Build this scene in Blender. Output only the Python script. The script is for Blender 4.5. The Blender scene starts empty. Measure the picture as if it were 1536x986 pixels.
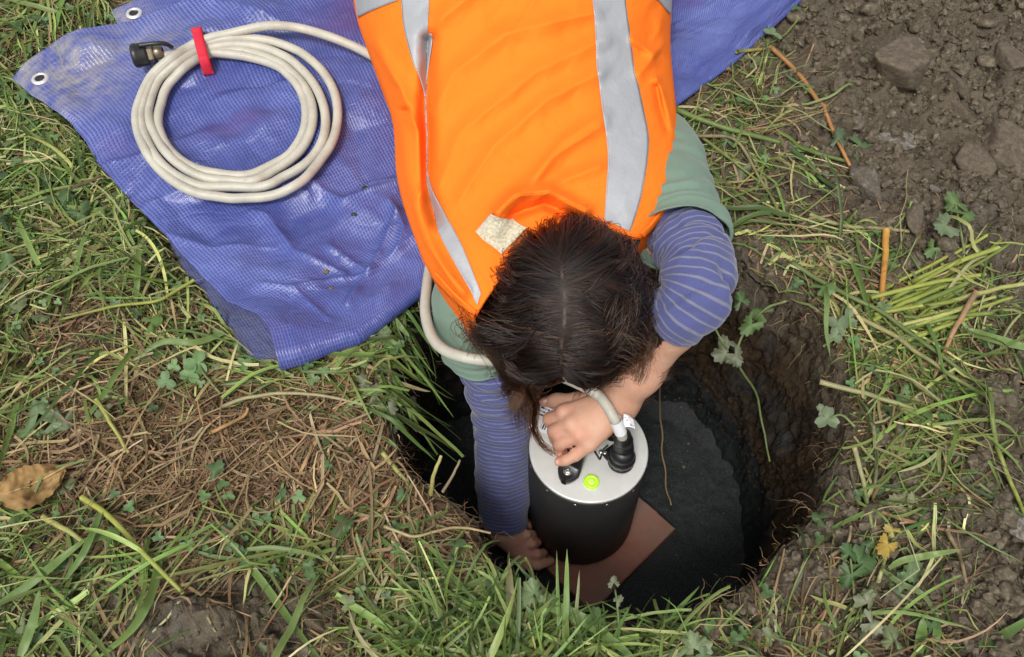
import bpy, math, random
import numpy as np
from math import radians, sin, cos, pi
rng = np.random.default_rng(7)
random.seed(7)
scn = bpy.context.scene
COL = scn.collection

# ------------------------------------------------------------------ camera, sky, sun, exposure
CAM = np.array([0.0, 0.0, 1.0]); PITCH = radians(54.0); FPX = 1350.0; IW, IH = 1536.0, 986.0
FWD = np.array([0, cos(PITCH), -sin(PITCH)]); UPV = np.array([0, sin(PITCH), cos(PITCH)]); RGT = np.array([1.0, 0, 0])
cd = bpy.data.cameras.new('camera'); cam = bpy.data.objects.new('camera', cd); COL.objects.link(cam)
cam.location = CAM; cam.rotation_euler = (radians(90) - PITCH, 0, 0)
cd.sensor_fit = 'HORIZONTAL'; cd.sensor_width = 36.0; cd.lens = 36.0 * FPX / IW; cd.clip_start = 0.02; cd.clip_end = 500
scn.camera = cam
SUN_EL, SUN_AZ = radians(56), radians(198)     # high, softened by cloud, from behind the camera and a little left
w = bpy.data.worlds.new('World'); scn.world = w; w.use_nodes = True
wn = w.node_tree; bg = wn.nodes['Background']
sky = wn.nodes.new('ShaderNodeTexSky'); sky.sky_type = 'NISHITA'; sky.sun_disc = False
sky.sun_elevation = SUN_EL; sky.sun_rotation = SUN_AZ; sky.dust_density = 3.0; sky.air_density = 1.0
hs = wn.nodes.new('ShaderNodeHueSaturation'); hs.inputs['Saturation'].default_value = 0.12     # cloud cover: grey, not blue
wn.links.new(sky.outputs[0], hs.inputs['Color']); wn.links.new(hs.outputs[0], bg.inputs['Color'])
bg.inputs['Strength'].default_value = 0.115
sd = bpy.data.lights.new('sun', 'SUN'); sd.energy = 1.5; sd.angle = radians(13); sd.color = (1.0, 0.96, 0.9)
so = bpy.data.objects.new('sun', sd); COL.objects.link(so)
so.rotation_euler = (radians(90) - SUN_EL, 0, -SUN_AZ + pi)
scn.view_settings.view_transform = 'Standard'; scn.view_settings.look = 'None'
scn.view_settings.exposure = 0.68; scn.view_settings.gamma = 1.0

# ------------------------------------------------------------------ pixel <-> place
def at(px, py, z):
    a = (np.asarray(px, float) - IW / 2) / FPX; b = -(np.asarray(py, float) - IH / 2) / FPX
    d = FWD + a[..., None] * RGT + b[..., None] * UPV
    return CAM + d * ((np.asarray(z, float) - CAM[2]) / d[..., 2])[..., None]
def proj(P):
    q = np.asarray(P, float) - CAM
    zc = q @ FWD
    return IW / 2 + FPX * (q @ RGT) / zc, IH / 2 - FPX * (q @ UPV) / zc
def softplus(t, k=0.08): return k * np.logaddexp(0, t / k)
def base_h(x, y): return 0.20 * softplus(y - 0.88) - 0.20 * softplus(np.asarray(y) - 2.2, 0.2)
def on_ground(px, py, dz=0.0):
    P = at(px, py, 0.0)
    for _ in range(12): P = at(px, py, base_h(P[..., 0], P[..., 1]) + dz)
    return P

# ------------------------------------------------------------------ noise
def _h(ix, iy, iz, s):
    n = (ix.astype(np.int64) * 73856093) ^ (iy.astype(np.int64) * 19349663) ^ (iz.astype(np.int64) * 83492791) ^ (s * 2654435761)
    n = (n ^ (n >> 13)) * 1274126177 & 0x7fffffff
    n = (n ^ (n >> 15)) * 668265263 & 0x7fffffff
    return (n ^ (n >> 14) & 0xffff) % 65536 / 65535.0
def noise(x, y, z=0.0, s=1):
    x, y, z = np.broadcast_arrays(np.asarray(x, float), np.asarray(y, float), np.asarray(z, float))
    ix, iy, iz = np.floor(x), np.floor(y), np.floor(z)
    fx, fy, fz = x - ix, y - iy, z - iz
    u, v, t = [f * f * f * (f * (f * 6 - 15) + 10) for f in (fx, fy, fz)]
    r = 0
    for a in (0, 1):
        for b in (0, 1):
            for c in (0, 1):
                r = r + (u if a else 1 - u) * (v if b else 1 - v) * (t if c else 1 - t) * _h(ix + a, iy + b, iz + c, s)
    return r * 2 - 1
def fbm(x, y, z=0.0, s=1, o=4):
    r, a, f = 0, 1.0, 1.0
    for k in range(o):
        r = r + a * noise(np.asarray(x) * f, np.asarray(y) * f, np.asarray(z) * f, s + k); a *= 0.5; f *= 2.03
    return r / 1.8
def worley(x, y, s=1):
    ix, iy = np.floor(x), np.floor(y); best = np.full(np.shape(x), 9.0); idv = np.zeros(np.shape(x))
    for a in (-1, 0, 1):
        for b in (-1, 0, 1):
            cx, cy = ix + a, iy + b; z = np.zeros_like(cx)
            d = np.hypot(cx + _h(cx, cy, z, s) - x, cy + _h(cx, cy, z, s + 9) - y)
            m = d < best; idv = np.where(m, _h(cx, cy, z, s + 5), idv); best = np.minimum(best, d)
    return best, idv
def sstep(a, b, t):
    t = np.clip((t - a) / (b - a), 0, 1); return t * t * (3 - 2 * t)
def inpoly(px, py, poly):
    poly = np.asarray(poly, float); r = np.zeros(np.shape(px), bool); j = len(poly) - 1
    for i in range(len(poly)):
        xi, yi = poly[i]; xj, yj = poly[j]
        c = ((yi > py) != (yj > py)) & (px < (xj - xi) * (py - yi) / (yj - yi + 1e-12) + xi)
        r ^= c; j = i
    return r
def polydist(px, py, line):
    line = np.asarray(line, float); best = np.full(np.shape(px), 1e9)
    for a, b in zip(line[:-1], line[1:]):
        d = b - a; t = np.clip(((px - a[0]) * d[0] + (py - a[1]) * d[1]) / (d @ d + 1e-12), 0, 1)
        best = np.minimum(best, np.hypot(px - a[0] - t * d[0], py - a[1] - t * d[1]))
    return best
def resample(P, n, smooth=True):
    P = np.asarray(P, float)
    if smooth and len(P) > 2:
        Q = np.vstack([2 * P[0] - P[1], P, 2 * P[-1] - P[-2]]); out = []
        for i in range(1, len(Q) - 2):
            t = np.linspace(0, 1, 24, endpoint=False)[:, None]
            p0, p1, p2, p3 = Q[i - 1], Q[i], Q[i + 1], Q[i + 2]
            out.append(.5 * ((2 * p1) + (p2 - p0) * t + (2 * p0 - 5 * p1 + 4 * p2 - p3) * t ** 2 + (3 * p1 - p0 - 3 * p2 + p3) * t ** 3))
        P = np.vstack(out + [P[-1:]])
    s = np.r_[0, np.cumsum(np.linalg.norm(np.diff(P, axis=0), axis=1))]
    t = np.linspace(0, s[-1], n)
    return np.stack([np.interp(t, s, P[:, k]) for k in range(P.shape[1])], 1)
def unit(v): return v / (np.linalg.norm(v, axis=-1, keepdims=True) + 1e-12)

# ------------------------------------------------------------------ mesh building
def mk(name, V, faces, mat, parent=None, smooth=True, uv=None, col=None, attrs=None, mi=None):
    V = np.asarray(V, np.float32).reshape(-1, 3)
    if not isinstance(faces, (list, tuple)): faces = [faces]
    faces = [np.asarray(f, np.int32) for f in faces if len(f)]
    me = bpy.data.meshes.new(name)
    me.vertices.add(len(V)); me.vertices.foreach_set('co', V.ravel())
    li = np.concatenate([f.ravel() for f in faces])
    tot = np.concatenate([np.full(len(f), f.shape[1], np.int32) for f in faces])
    me.loops.add(len(li)); me.loops.foreach_set('vertex_index', li)
    me.polygons.add(len(tot)); me.polygons.foreach_set('loop_start', np.r_[0, np.cumsum(tot)[:-1]].astype(np.int32))
    me.polygons.foreach_set('use_smooth', np.full(len(tot), smooth, bool))
    for m in (mat if isinstance(mat, (list, tuple)) else [mat]): me.materials.append(m)
    if mi is not None: me.polygons.foreach_set('material_index', np.asarray(mi, np.int32))
    me.update(calc_edges=True)
    if uv is not None:
        l = me.uv_layers.new(name='UVMap'); l.data.foreach_set('uv', np.asarray(uv, np.float32).reshape(-1, 2)[li].ravel())
    if col is not None:
        c = np.ones((len(V), 4), np.float32); c[:, :3] = np.asarray(col).reshape(-1, 3)
        a = me.color_attributes.new('Col', 'FLOAT_COLOR', 'POINT'); a.data.foreach_set('color', c.ravel())
    for k, v in (attrs or {}).items():
        a = me.attributes.new(k, 'FLOAT', 'POINT'); a.data.foreach_set('value', np.asarray(v, np.float32).ravel())
    o = bpy.data.objects.new(name, me); COL.objects.link(o)
    if parent is not None: o.parent = parent; o.matrix_parent_inverse = parent.matrix_basis.inverted()
    return o
def gridf(n, m, cu=False, cv=False, off=0):
    i = np.arange(n if cu else n - 1); j = np.arange(m if cv else m - 1)
    I, J = np.meshgrid(i, j, indexing='ij'); I2, J2 = (I + 1) % n, (J + 1) % m
    return np.stack([I * m + J, I2 * m + J, I2 * m + J2, I * m + J2], -1).reshape(-1, 4) + off
def frames(P):
    T = unit(np.gradient(P, axis=0)); n = np.cross(T[0], [0, 0, 1.0])
    if np.linalg.norm(n) < .1: n = np.cross(T[0], [1.0, 0, 0])
    N = [unit(n)]
    for i in range(1, len(P)): N.append(unit(N[-1] - T[i] * (N[-1] @ T[i])))
    N = np.array(N); return T, N, np.cross(T, N)
def tube(P, r, ns=12, cap=True, disp=None):
    P = np.asarray(P, float); T, N, B = frames(P); n = len(P)
    r = np.broadcast_to(np.asarray(r, float), (n,)); a = np.linspace(0, 2 * pi, ns, endpoint=False)
    R = r[:, None] + (disp if disp is not None else 0)
    V = P[:, None] + R[..., None] * (np.cos(a)[None, :, None] * N[:, None] + np.sin(a)[None, :, None] * B[:, None])
    s = np.r_[0, np.cumsum(np.linalg.norm(np.diff(P, axis=0), axis=1))]
    uv = np.stack(np.broadcast_arrays(a[None] / (2 * pi), s[:, None]), -1).reshape(-1, 2)
    V = V.reshape(-1, 3); F = [gridf(n, ns, cv=True)]
    if cap:
        V = np.vstack([V, P[:1], P[-1:]]); uv = np.vstack([uv, [[0, 0], [0, s[-1]]]]); j = np.arange(ns); k = (j + 1) % ns; b = (n - 1) * ns
        F.append(np.vstack([np.stack([k, j, np.full(ns, n * ns)], 1), np.stack([b + j, b + k, np.full(ns, n * ns + 1)], 1)]))
    return V, F, uv
def lathe(prof, ns=64):
    prof = np.asarray(prof, float); a = np.linspace(0, 2 * pi, ns, endpoint=False)
    V = np.stack([prof[:, 0, None] * np.cos(a), prof[:, 0, None] * np.sin(a), np.broadcast_to(prof[:, 1, None], (len(prof), ns))], -1).reshape(-1, 3)
    F = gridf(len(prof), ns, cv=True)
    return V, F[:, ::-1]
def join(parts):
    V, F, off = [], [], 0
    for v, f in parts:
        V.append(np.asarray(v).reshape(-1, 3))
        for q in (f if isinstance(f, (list, tuple)) else [f]): F.append(np.asarray(q) + off)
        off += len(V[-1])
    return np.vstack(V), F
def tag(o, label=None, cat=None, group=None, kind=None):
    for k, v in (('label', label), ('category', cat), ('group', group), ('kind', kind)):
        if v: o[k] = v
    return o
def thing(name, loc, label, cat, group=None):
    o = bpy.data.objects.new(name, None); COL.objects.link(o); o.location = loc; o.empty_display_size = .05
    return tag(o, label, cat, group)

# ------------------------------------------------------------------ materials
class NT:
    def __init__(s, name):
        s.m = bpy.data.materials.new(name); s.m.use_nodes = True; s.t = s.m.node_tree; s.b = s.t.nodes['Principled BSDF']; s.out = s.t.nodes['Material Output']
    def n(s, typ, **kw):
        nd = s.t.nodes.new('ShaderNode' + typ)
        for k, v in kw.items():
            if k.startswith('i_'): nd.inputs[k[2:].replace('_', ' ')].default_value = v
            else: setattr(nd, k, v)
        return nd
    def l(s, a, b): s.t.links.new(a, b)
    def coord(s, kind='Object'): return s.n('TexCoord').outputs[kind]
    def noise(s, scale, detail=5, rough=.6, vec=None, dist=0):
        nd = s.n('TexNoise'); nd.inputs['Scale'].default_value = scale; nd.inputs['Detail'].default_value = detail; nd.inputs['Roughness'].default_value = rough
        nd.inputs['Distortion'].default_value = dist
        s.l(vec if vec is not None else s.coord(), nd.inputs['Vector']); return nd.outputs['Fac']
    def ramp(s, fac, stops):
        r = s.n('ValToRGB'); e = r.color_ramp.elements
        while len(e) < len(stops): e.new(.5)
        for k, (p, c) in enumerate(stops):
            e[k].position = p; e[k].color = (c, c, c, 1) if np.isscalar(c) else (*c, 1)
        s.l(fac, r.inputs[0]); return r.outputs[0]
    def mix(s, fac, a, b, mode='MIX'):
        nd = s.n('Mix', data_type='RGBA', blend_type=mode)
        for v, k in ((fac, 0), (a, 6), (b, 7)):
            if isinstance(v, bpy.types.NodeSocket): s.l(v, nd.inputs[k])
            else: nd.inputs[k].default_value = v if (k == 0) else (*v, 1)
        return nd.outputs[2]
    def math(s, op, a, b=0.0, c=0.0):
        nd = s.n('Math', operation=op)
        for k, v in enumerate((a, b, c)):
            if isinstance(v, bpy.types.NodeSocket): s.l(v, nd.inputs[k])
            else: nd.inputs[k].default_value = v
        return nd.outputs[0]
    def attr(s, name):
        nd = s.n('Attribute'); nd.attribute_name = name; return nd
    def bump(s, h, strength=.3, dist=.002, normal=None):
        nd = s.n('Bump'); nd.inputs['Strength'].default_value = strength; nd.inputs['Distance'].default_value = dist
        s.l(h, nd.inputs['Height'])
        if normal is not None: s.l(normal, nd.inputs['Normal'])
        return nd.outputs[0]
    def n_sep(s, v, k):
        nd = s.n('SeparateXYZ'); s.l(v, nd.inputs[0]); return nd.outputs[k]
    def set(s, color=None, rough=None, normal=None, metal=None, spec=None, **kw):
        for v, k in ((color, 'Base Color'), (rough, 'Roughness'), (normal, 'Normal'), (metal, 'Metallic'), (spec, 'Specular IOR Level')):
            if v is None: continue
            if isinstance(v, bpy.types.NodeSocket): s.l(v, s.b.inputs[k])
            else: s.b.inputs[k].default_value = (*v, 1) if k == 'Base Color' else v
        for k, v in kw.items(): s.b.inputs[k.replace('_', ' ')].default_value = v
        return s.m
    def translucent(s, color, fac):
        tr = s.n('BsdfTranslucent'); mx = s.n('MixShader'); mx.inputs[0].default_value = fac
        if isinstance(color, bpy.types.NodeSocket): s.l(color, tr.inputs[0])
        else: tr.inputs[0].default_value = (*color, 1)
        s.l(s.b.outputs[0], mx.inputs[1]); s.l(tr.outputs[0], mx.inputs[2]); s.l(mx.outputs[0], s.out.inputs[0])

def m_soil():
    t = NT('soil'); c = t.coord()
    n1 = t.noise(9, 6, .65, c); n2 = t.noise(60, 6, .7, c); n3 = t.noise(420, 3, .6, c)
    a = t.ramp(n1, [(.3, (.044, .034, .022)), (.55, (.090, .072, .048)), (.75, (.140, .116, .080))])
    b = t.ramp(n2, [(.3, (.026, .019, .012)), (.55, (.095, .076, .050)), (.8, (.19, .16, .115))])
    k = t.mix(.55, a, b)
    k = t.mix(t.ramp(n3, [(.60, 0.0), (.74, .6)]), k, (.26, .215, .16))
    th = t.attr('thatch').outputs['Fac']; k = t.mix(th, k, t.ramp(n2, [(.3, (.05, .03, .016)), (.7, (.15, .09, .045))]))
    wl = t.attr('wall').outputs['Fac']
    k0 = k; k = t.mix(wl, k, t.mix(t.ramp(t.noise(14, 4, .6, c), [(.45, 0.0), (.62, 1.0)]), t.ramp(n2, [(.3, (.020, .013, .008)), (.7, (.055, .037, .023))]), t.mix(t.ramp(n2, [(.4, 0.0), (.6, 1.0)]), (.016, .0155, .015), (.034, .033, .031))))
    sa = t.math('ADD', t.attr('sand').outputs['Fac'], t.math('MULTIPLY', t.math('SUBTRACT', n1, .5), .9)); k = t.mix(t.math('MULTIPLY', t.ramp(sa, [(.3, 0.0), (.55, 1.0)]), t.math('GREATER_THAN', t.attr('sand').outputs['Fac'], .02)), k, t.mix(n3, (.007, .008, .009), (.026, .028, .03)))
    h = t.math('ADD', t.math('ADD', t.math('MULTIPLY', n2, 1.0), t.math('MULTIPLY', t.noise(150, 4, .65, c), .6)), t.math('MULTIPLY', n3, .3))
    sm = t.ramp(t.noise(5, 3, .55, c), [(.52, 0.0), (.66, .45)]); k = t.mix(t.math('MULTIPLY', sm, t.math('SUBTRACT', 1.0, wl)), k, (.105, .092, .074))
    return t.set(k, t.math('MAXIMUM', t.ramp(n1, [(.35, .5), (.65, .8)]), t.math('MULTIPLY', wl, .9)), t.bump(h, .75, .0065), spec=t.math('SUBTRACT', .3, t.math('MULTIPLY', wl, .27)))
def m_crumb():
    t = NT('crumb_soil'); c = t.coord(); n = t.noise(140, 3, .6, c); f = t.noise(900, 2, .6, c)
    k = t.ramp(n, [(.3, (.045, .034, .022)), (.55, (.10, .080, .053)), (.75, (.19, .16, .112))])
    return t.set(k, .7, t.bump(f, .3, .0006), spec=.3)
def m_sand():
    t = NT('dark_sand'); c = t.coord(); n1 = t.noise(500, 2, .6, c); n2 = t.noise(25, 5, .6, c)
    k = t.mix(t.ramp(n1, [(.42, 0.0), (.7, 1.0)]), t.mix(n2, (.006, .007, .008), (.011, .0125, .0135)), (.036, .039, .042))
    return t.set(k, .75, t.bump(t.math('ADD', n1, n2), .6, .002), spec=.3)
def m_stone(name, c1, c2, c3):
    t = NT(name); c = t.coord('Generated'); n1 = t.noise(3.5, 6, .65, c); n2 = t.noise(22, 5, .7, c); n3 = t.noise(8, 3, .5, c)
    k = t.mix(t.ramp(n2, [(.35, 0.0), (.7, 1.0)]), t.ramp(n1, [(.3, c1), (.7, c2)]), c3)
    k = t.mix(t.ramp(n3, [(.40, 0.0), (.58, .85)]), k, t.ramp(n2, [(.3, (.05, .037, .025)), (.7, (.115, .09, .062))]))
    return t.set(k, t.ramp(n1, [(.3, .45), (.7, .75)]), t.bump(t.math('ADD', n2, t.noise(60, 3, .6, c)), .5, .004), spec=.4)
def m_plant(name, rough=.45, tr=.22, spec=.4):
    t = NT(name); a = t.attr('Col').outputs['Color']; n = t.noise(160, 3, .6)
    k = t.mix(t.ramp(n, [(.35, 0.0), (.75, .45)]), a, t.mix(.55, a, (.09, .06, .03)))
    t.set(k, rough, t.bump(t.noise(700, 2, .5), .15, .0006), spec=spec); t.translucent(k, tr); return t.m
def m_flat(name, c, rough=.5, metal=0.0, spec=.5, bscale=0, bstr=.2, var=0.0):
    t = NT(name); nrm = None; k = c
    if bscale: nrm = t.bump(t.noise(bscale, 4, .6), bstr, .001)
    if var: k = t.mix(t.ramp(t.noise(45, 5, .65), [(.35, 0.0), (.7, 1.0)]), c, tuple(v * (1 - var) for v in c))
    return t.set(k, rough, nrm, metal, spec)
def m_tarp():
    t = NT('tarpaulin'); uv = t.coord('UV'); sep = t.n('SeparateXYZ'); t.l(uv, sep.inputs[0])
    wob = t.noise(6, 3, .5, uv); wob2 = t.noise(180, 2, .5, uv)
    def thread(ax, period):
        v = t.math('ADD', sep.outputs[ax], t.math('MULTIPLY', wob, .016))
        v = t.math('ADD', v, t.math('MULTIPLY', wob2, .0018))
        f = t.math('FRACT', t.math('DIVIDE', v, period))
        return t.math('ABSOLUTE', t.math('SUBTRACT', f, .5))     # 0 at the rib, .5 in the gap
    tu, tv = thread(0, .0043), thread(1, .0056)
    ru = t.ramp(tu, [(.10, 1.0), (.30, 0.0)]); rv = t.ramp(tv, [(.08, 1.0), (.24, 0.0)])
    rib = t.math('ADD', t.math('MULTIPLY', t.math('MAXIMUM', ru, t.math('MULTIPLY', rv, .9)), t.ramp(t.noise(11, 3, .6, uv), [(.4, .25), (.6, .7)])), t.math('MULTIPLY', ru, .35))
    big = t.noise(2.6, 4, .55, uv); fade = t.noise(5, 4, .6, uv)
    base = t.ramp(big, [(.3, (.056, .082, .29)), (.55, (.085, .118, .39)), (.75, (.14, .19, .50))])
    gap = t.mix(.52, base, (.016, .018, .13)); ribc = t.mix(.38, base, (.30, .35, .68))
    k = t.mix(t.math('MULTIPLY', rib, t.ramp(t.math('ADD', t.math('MULTIPLY', fade, .6), t.math('MULTIPLY', t.noise(23, 3, .6, uv), .4)), [(.36, .15), (.6, 1.0)])), gap, ribc)
    k = t.mix(t.ramp(t.noise(3.3, 4, .6, uv, .6), [(.54, 0.0), (.68, .72)]), k, (.10, .04, .17))      # purple rub marks
    dirt = t.attr('dirt').outputs['Fac']; k = t.mix(t.math('MULTIPLY', dirt, t.ramp(t.noise(38, 5, .7, uv), [(.36, 0.0), (.62, .85)])), k, (.30, .28, .27))
    shade = t.attr('fold_shade').outputs['Fac']; k = t.mix(t.math('MULTIPLY', shade, .6), k, (.055, .063, .13))  # shade inside the open fold, painted as a darker grey-blue
    k = t.mix(t.ramp(t.noise(70, 4, .7, uv), [(.66, 0.0), (.74, .6)]), k, (.14, .12, .13))
    b = t.bump(rib, .35, .0012); b = t.bump(t.math('ABSOLUTE', t.math('SUBTRACT', t.noise(17, 3, .5, uv, .7), .5)), .55, .012, b); b = t.bump(t.noise(45, 4, .6, uv), .2, .003, b)
    t.set(k, t.ramp(fade, [(.3, .24), (.7, .42)]), b, spec=.55); t.translucent(k, .08); return t.m
def m_vest():
    t = NT('vest_fabric'); uv = t.coord('UV'); n = t.noise(900, 2, .5, uv); wv = t.math('MULTIPLY', t.math('SINE', t.math('MULTIPLY', t.n_sep(uv, 0), 2600.0)), t.math('SINE', t.math('MULTIPLY', t.n_sep(uv, 1), 2600.0))); b = t.bump(t.math('ADD', n, wv), .18, .0008)
    b = t.bump(t.noise(22, 5, .55, uv, .4), .34, .006, b); b = t.bump(t.noise(70, 4, .6, uv, .8), .25, .002, b)
    k = t.mix(t.noise(7, 3, .5, uv), (1.0, .185, .018), (1.0, .22, .022))
    t.set(k, .8, b, spec=.06); t.translucent((1.0, .2, .02), .04); return t.m
def m_reflect():
    t = NT('reflective_tape'); uv = t.coord('UV'); sep = t.n('SeparateXYZ'); t.l(uv, sep.inputs[0])
    e = t.math('ABSOLUTE', t.math('SUBTRACT', sep.outputs[0], .5))
    st = t.math('MULTIPLY', t.ramp(e, [(.455, 0.0), (.462, 1.0), (.474, 1.0), (.48, 0.0)]), t.ramp(t.math('FRACT', t.math('MULTIPLY', sep.outputs[1], 260.0)), [(.3, .0), (.4, 1.0)]))
    k = t.mix(t.noise(60, 4, .6), (.33, .34, .36), (.38, .39, .41)); k = t.mix(st, k, (.22, .2, .19))
    b = t.bump(t.noise(50, 5, .6), .45, .004); b = t.bump(t.noise(1400, 1, .5), .25, .0006, b)
    return t.set(k, .55, b, metal=.1, spec=.4)
def m_stripe():
    t = NT('striped_jersey'); uv = t.coord('UV'); sep = t.n('SeparateXYZ'); t.l(uv, sep.inputs[0])
    v = t.math('ADD', sep.outputs[1], t.math('MULTIPLY', t.noise(14, 3, .5), .004))
    f = t.math('FRACT', t.math('DIVIDE', v, .0068)); e = t.math('ABSOLUTE', t.math('SUBTRACT', f, .5))
    fz = t.noise(600, 3, .6); ln = t.ramp(t.math('ADD', e, t.math('MULTIPLY', fz, .05)), [(.10, 1.0), (.17, 0.0)])
    blue = t.mix(fz, (.056, .064, .172), (.095, .106, .245)); k = t.mix(ln, blue, t.mix(fz, (.125, .13, .19), (.20, .21, .255)))
    b = t.bump(fz, .35, .0008); b = t.bump(t.ramp(e, [(.05, 0.0), (.3, 1.0)]), .25, .0016, b)
    return t.set(k, .9, b, spec=.1, Sheen_Weight=.25)
def m_skin():
    t = NT('skin'); a = t.attr('Col').outputs['Color']; n = t.noise(55, 5, .6); f = t.noise(900, 3, .6)
    k = t.mix(t.ramp(n, [(.35, 0.0), (.65, .7)]), a, t.mix(1.0, a, (1.0, .80, .72), 'MULTIPLY'))
    return t.set(k, .55, t.bump(t.math('ADD', f, t.math('MULTIPLY', t.noise(200, 4, .7), 1.2)), .4, .0012), spec=.35, Subsurface_Weight=.06, Subsurface_Scale=.004)
def m_hair():
    m = bpy.data.materials.new('brown_hair'); m.use_nodes = True; t = m.node_tree
    for n in list(t.nodes):
        if n.type == 'BSDF_PRINCIPLED': t.nodes.remove(n)
    h = t.nodes.new('ShaderNodeBsdfHairPrincipled'); h.parametrization = 'MELANIN'
    hi = t.nodes.new('ShaderNodeHairInfo'); r = t.nodes.new('ShaderNodeMapRange')
    r.inputs['From Min'].default_value = .45; r.inputs['From Max'].default_value = 1.0; r.inputs['To Min'].default_value = .88; r.inputs['To Max'].default_value = .66
    t.links.new(hi.outputs['Intercept'], r.inputs['Value']); t.links.new(r.outputs[0], h.inputs['Melanin'])
    h.inputs['Melanin Redness'].default_value = .46; h.inputs['Roughness'].default_value = .34; h.inputs['Radial Roughness'].default_value = .45
    h.inputs['Random Color'].default_value = .35; h.inputs['Random Roughness'].default_value = .2
    t.links.new(h.outputs[0], t.nodes['Material Output'].inputs[0]); return m
def m_tile():
    t = NT('terracotta'); c = t.coord(); n1 = t.noise(18, 6, .65, c); n2 = t.noise(220, 4, .6, c)
    k = t.ramp(n1, [(.3, (.18, .072, .048)), (.6, (.28, .11, .074)), (.8, (.27, .15, .11))])
    k = t.mix(t.ramp(n2, [(.55, 0.0), (.75, .5)]), k, (.16, .12, .1)); k = t.mix(t.ramp(t.noise(9, 4, .6, c), [(.42, 0.0), (.66, .75)]), k, (.14, .105, .082))
    return t.set(k, .72, t.bump(t.math('ADD', n1, n2), .3, .002), spec=.3)
def m_black_can():
    t = NT('black_housing'); c = t.coord(); n = t.noise(7, 5, .6, c)
    k = t.mix(t.ramp(n, [(.4, 0.0), (.7, 1.0)]), (.020, .020, .0195), (.030, .029, .027))
    return t.set(k, t.ramp(t.noise(30, 4, .6, c), [(.3, .48), (.7, .6)]), t.bump(t.noise(800, 2, .5, c), .1, .0004), spec=.45)
def m_alu():
    t = NT('anodised_lid'); c = t.coord(); mp = t.n('Mapping'); t.l(c, mp.inputs[0]); n = t.noise(420, 3, .6, c); s = t.noise(28, 5, .65, c)
    k = t.mix(t.ramp(s, [(.4, 0.0), (.7, 1.0)]), (.63, .63, .60), (.72, .72, .69))
    return t.set(k, .42, t.bump(n, .06, .0003), metal=.35, spec=.5)
def m_cable():
    t = NT('cable_sheath'); c = t.coord(); n = t.noise(30, 5, .65, c); s = t.noise(170, 4, .65, c)
    k = t.mix(t.ramp(n, [(.4, 0.0), (.75, 1.0)]), (.46, .445, .375), (.35, .335, .28)); k = t.mix(t.ramp(s, [(.66, 0.0), (.75, .75)]), k, (.17, .12, .08))
    return t.set(k, .45, t.bump(s, .08, .0006), spec=.4)
def m_print(name, paper, rows=True):
    """white sticker: rows of small print and one barcode, flat ink"""
    t = NT(name); uv = t.coord('UV'); sep = t.n('SeparateXYZ'); t.l(uv, sep.inputs[0]); u, v = sep.outputs[0], sep.outputs[1]
    mp = t.n('Mapping'); mp.inputs['Scale'].default_value = (26, 9, 1); t.l(uv, mp.inputs[0])
    words = t.n('TexWhiteNoise', noise_dimensions='2D'); sn = t.n('VectorMath', operation='FLOOR'); t.l(mp.outputs[0], sn.inputs[0]); t.l(sn.outputs[0], words.inputs['Vector'])
    row = t.ramp(t.math('FRACT', t.math('MULTIPLY', v, 9.0)), [(.25, 0.0), (.3, 1.0), (.7, 1.0), (.75, 0.0)])
    txt = t.math('MULTIPLY', t.math('MULTIPLY', row, t.math('GREATER_THAN', words.outputs['Value'], .38)), t.math('GREATER_THAN', v, .42))
    bc = t.n('TexWhiteNoise', noise_dimensions='1D'); t.l(t.math('FLOOR', t.math('MULTIPLY', u, 48.0)), bc.inputs['W'])
    bar = t.math('MULTIPLY', t.math('GREATER_THAN', bc.outputs['Value'], .45), t.math('MULTIPLY', t.math('GREATER_THAN', v, .1), t.math('LESS_THAN', v, .36)))
    bar = t.math('MULTIPLY', bar, t.math('GREATER_THAN', u, .45))
    mg = t.math('MULTIPLY', t.math('GREATER_THAN', u, .06), t.math('LESS_THAN', u, .94))
    k = t.mix(t.math('MULTIPLY', t.math('MAXIMUM', txt, bar), mg), paper, (.04, .04, .05))
    return t.set(k, .4, spec=.4)
M = dict(soil=m_soil(), crumb=m_crumb(), sand=m_sand(), tarp=m_tarp(), vest=m_vest(), tape=m_reflect(), stripe=m_stripe(), skin=m_skin(), hair=m_hair(), tile=m_tile(),
         can=m_black_can(), alu=m_alu(), cable=m_cable(), plant=m_plant('grass_blades'), leaf=m_plant('weed_leaves', .5, .2), straw=m_plant('dead_grass', .7, .1, .2),
         tee=None, black=m_flat('black_rubber', (.014, .014, .015), .4, bscale=300, bstr=.15), blackp=m_flat('black_plastic', (.012, .012, .012), .33),
         steel=m_flat('steel', (.55, .54, .52), .3, .9), brass=m_flat('tarnished_nut', (.26, .22, .16), .4, .8, var=.4), red=m_flat('red_strap', (.52, .012, .035), .75, bscale=500, bstr=.4),
         vial=m_flat('level_green', (.50, .85, .03), .3), vialc=m_flat('level_window', (.62, .9, .16), .12), eyelet=m_flat('eyelet', (.75, .74, .72), .32, .6),
         label=m_print('white_label', (.78, .78, .80)), label2=m_print('grey_label', (.55, .55, .52)), stone=m_stone('stone', (.075, .057, .038), (.125, .098, .066), (.17, .138, .098)),
         stone2=m_stone('grey_stone', (.065, .054, .041), (.12, .104, .082), (.22, .195, .16)), stone3=m_stone('pale_stone', (.13, .115, .093), (.23, .21, .18), (.30, .28, .25)),
         trouser=m_flat('trousers', (.03, .035, .05), .85, bscale=400), boot=m_flat('boots', (.05, .035, .022), .6, bscale=200), pad=None)
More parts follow.
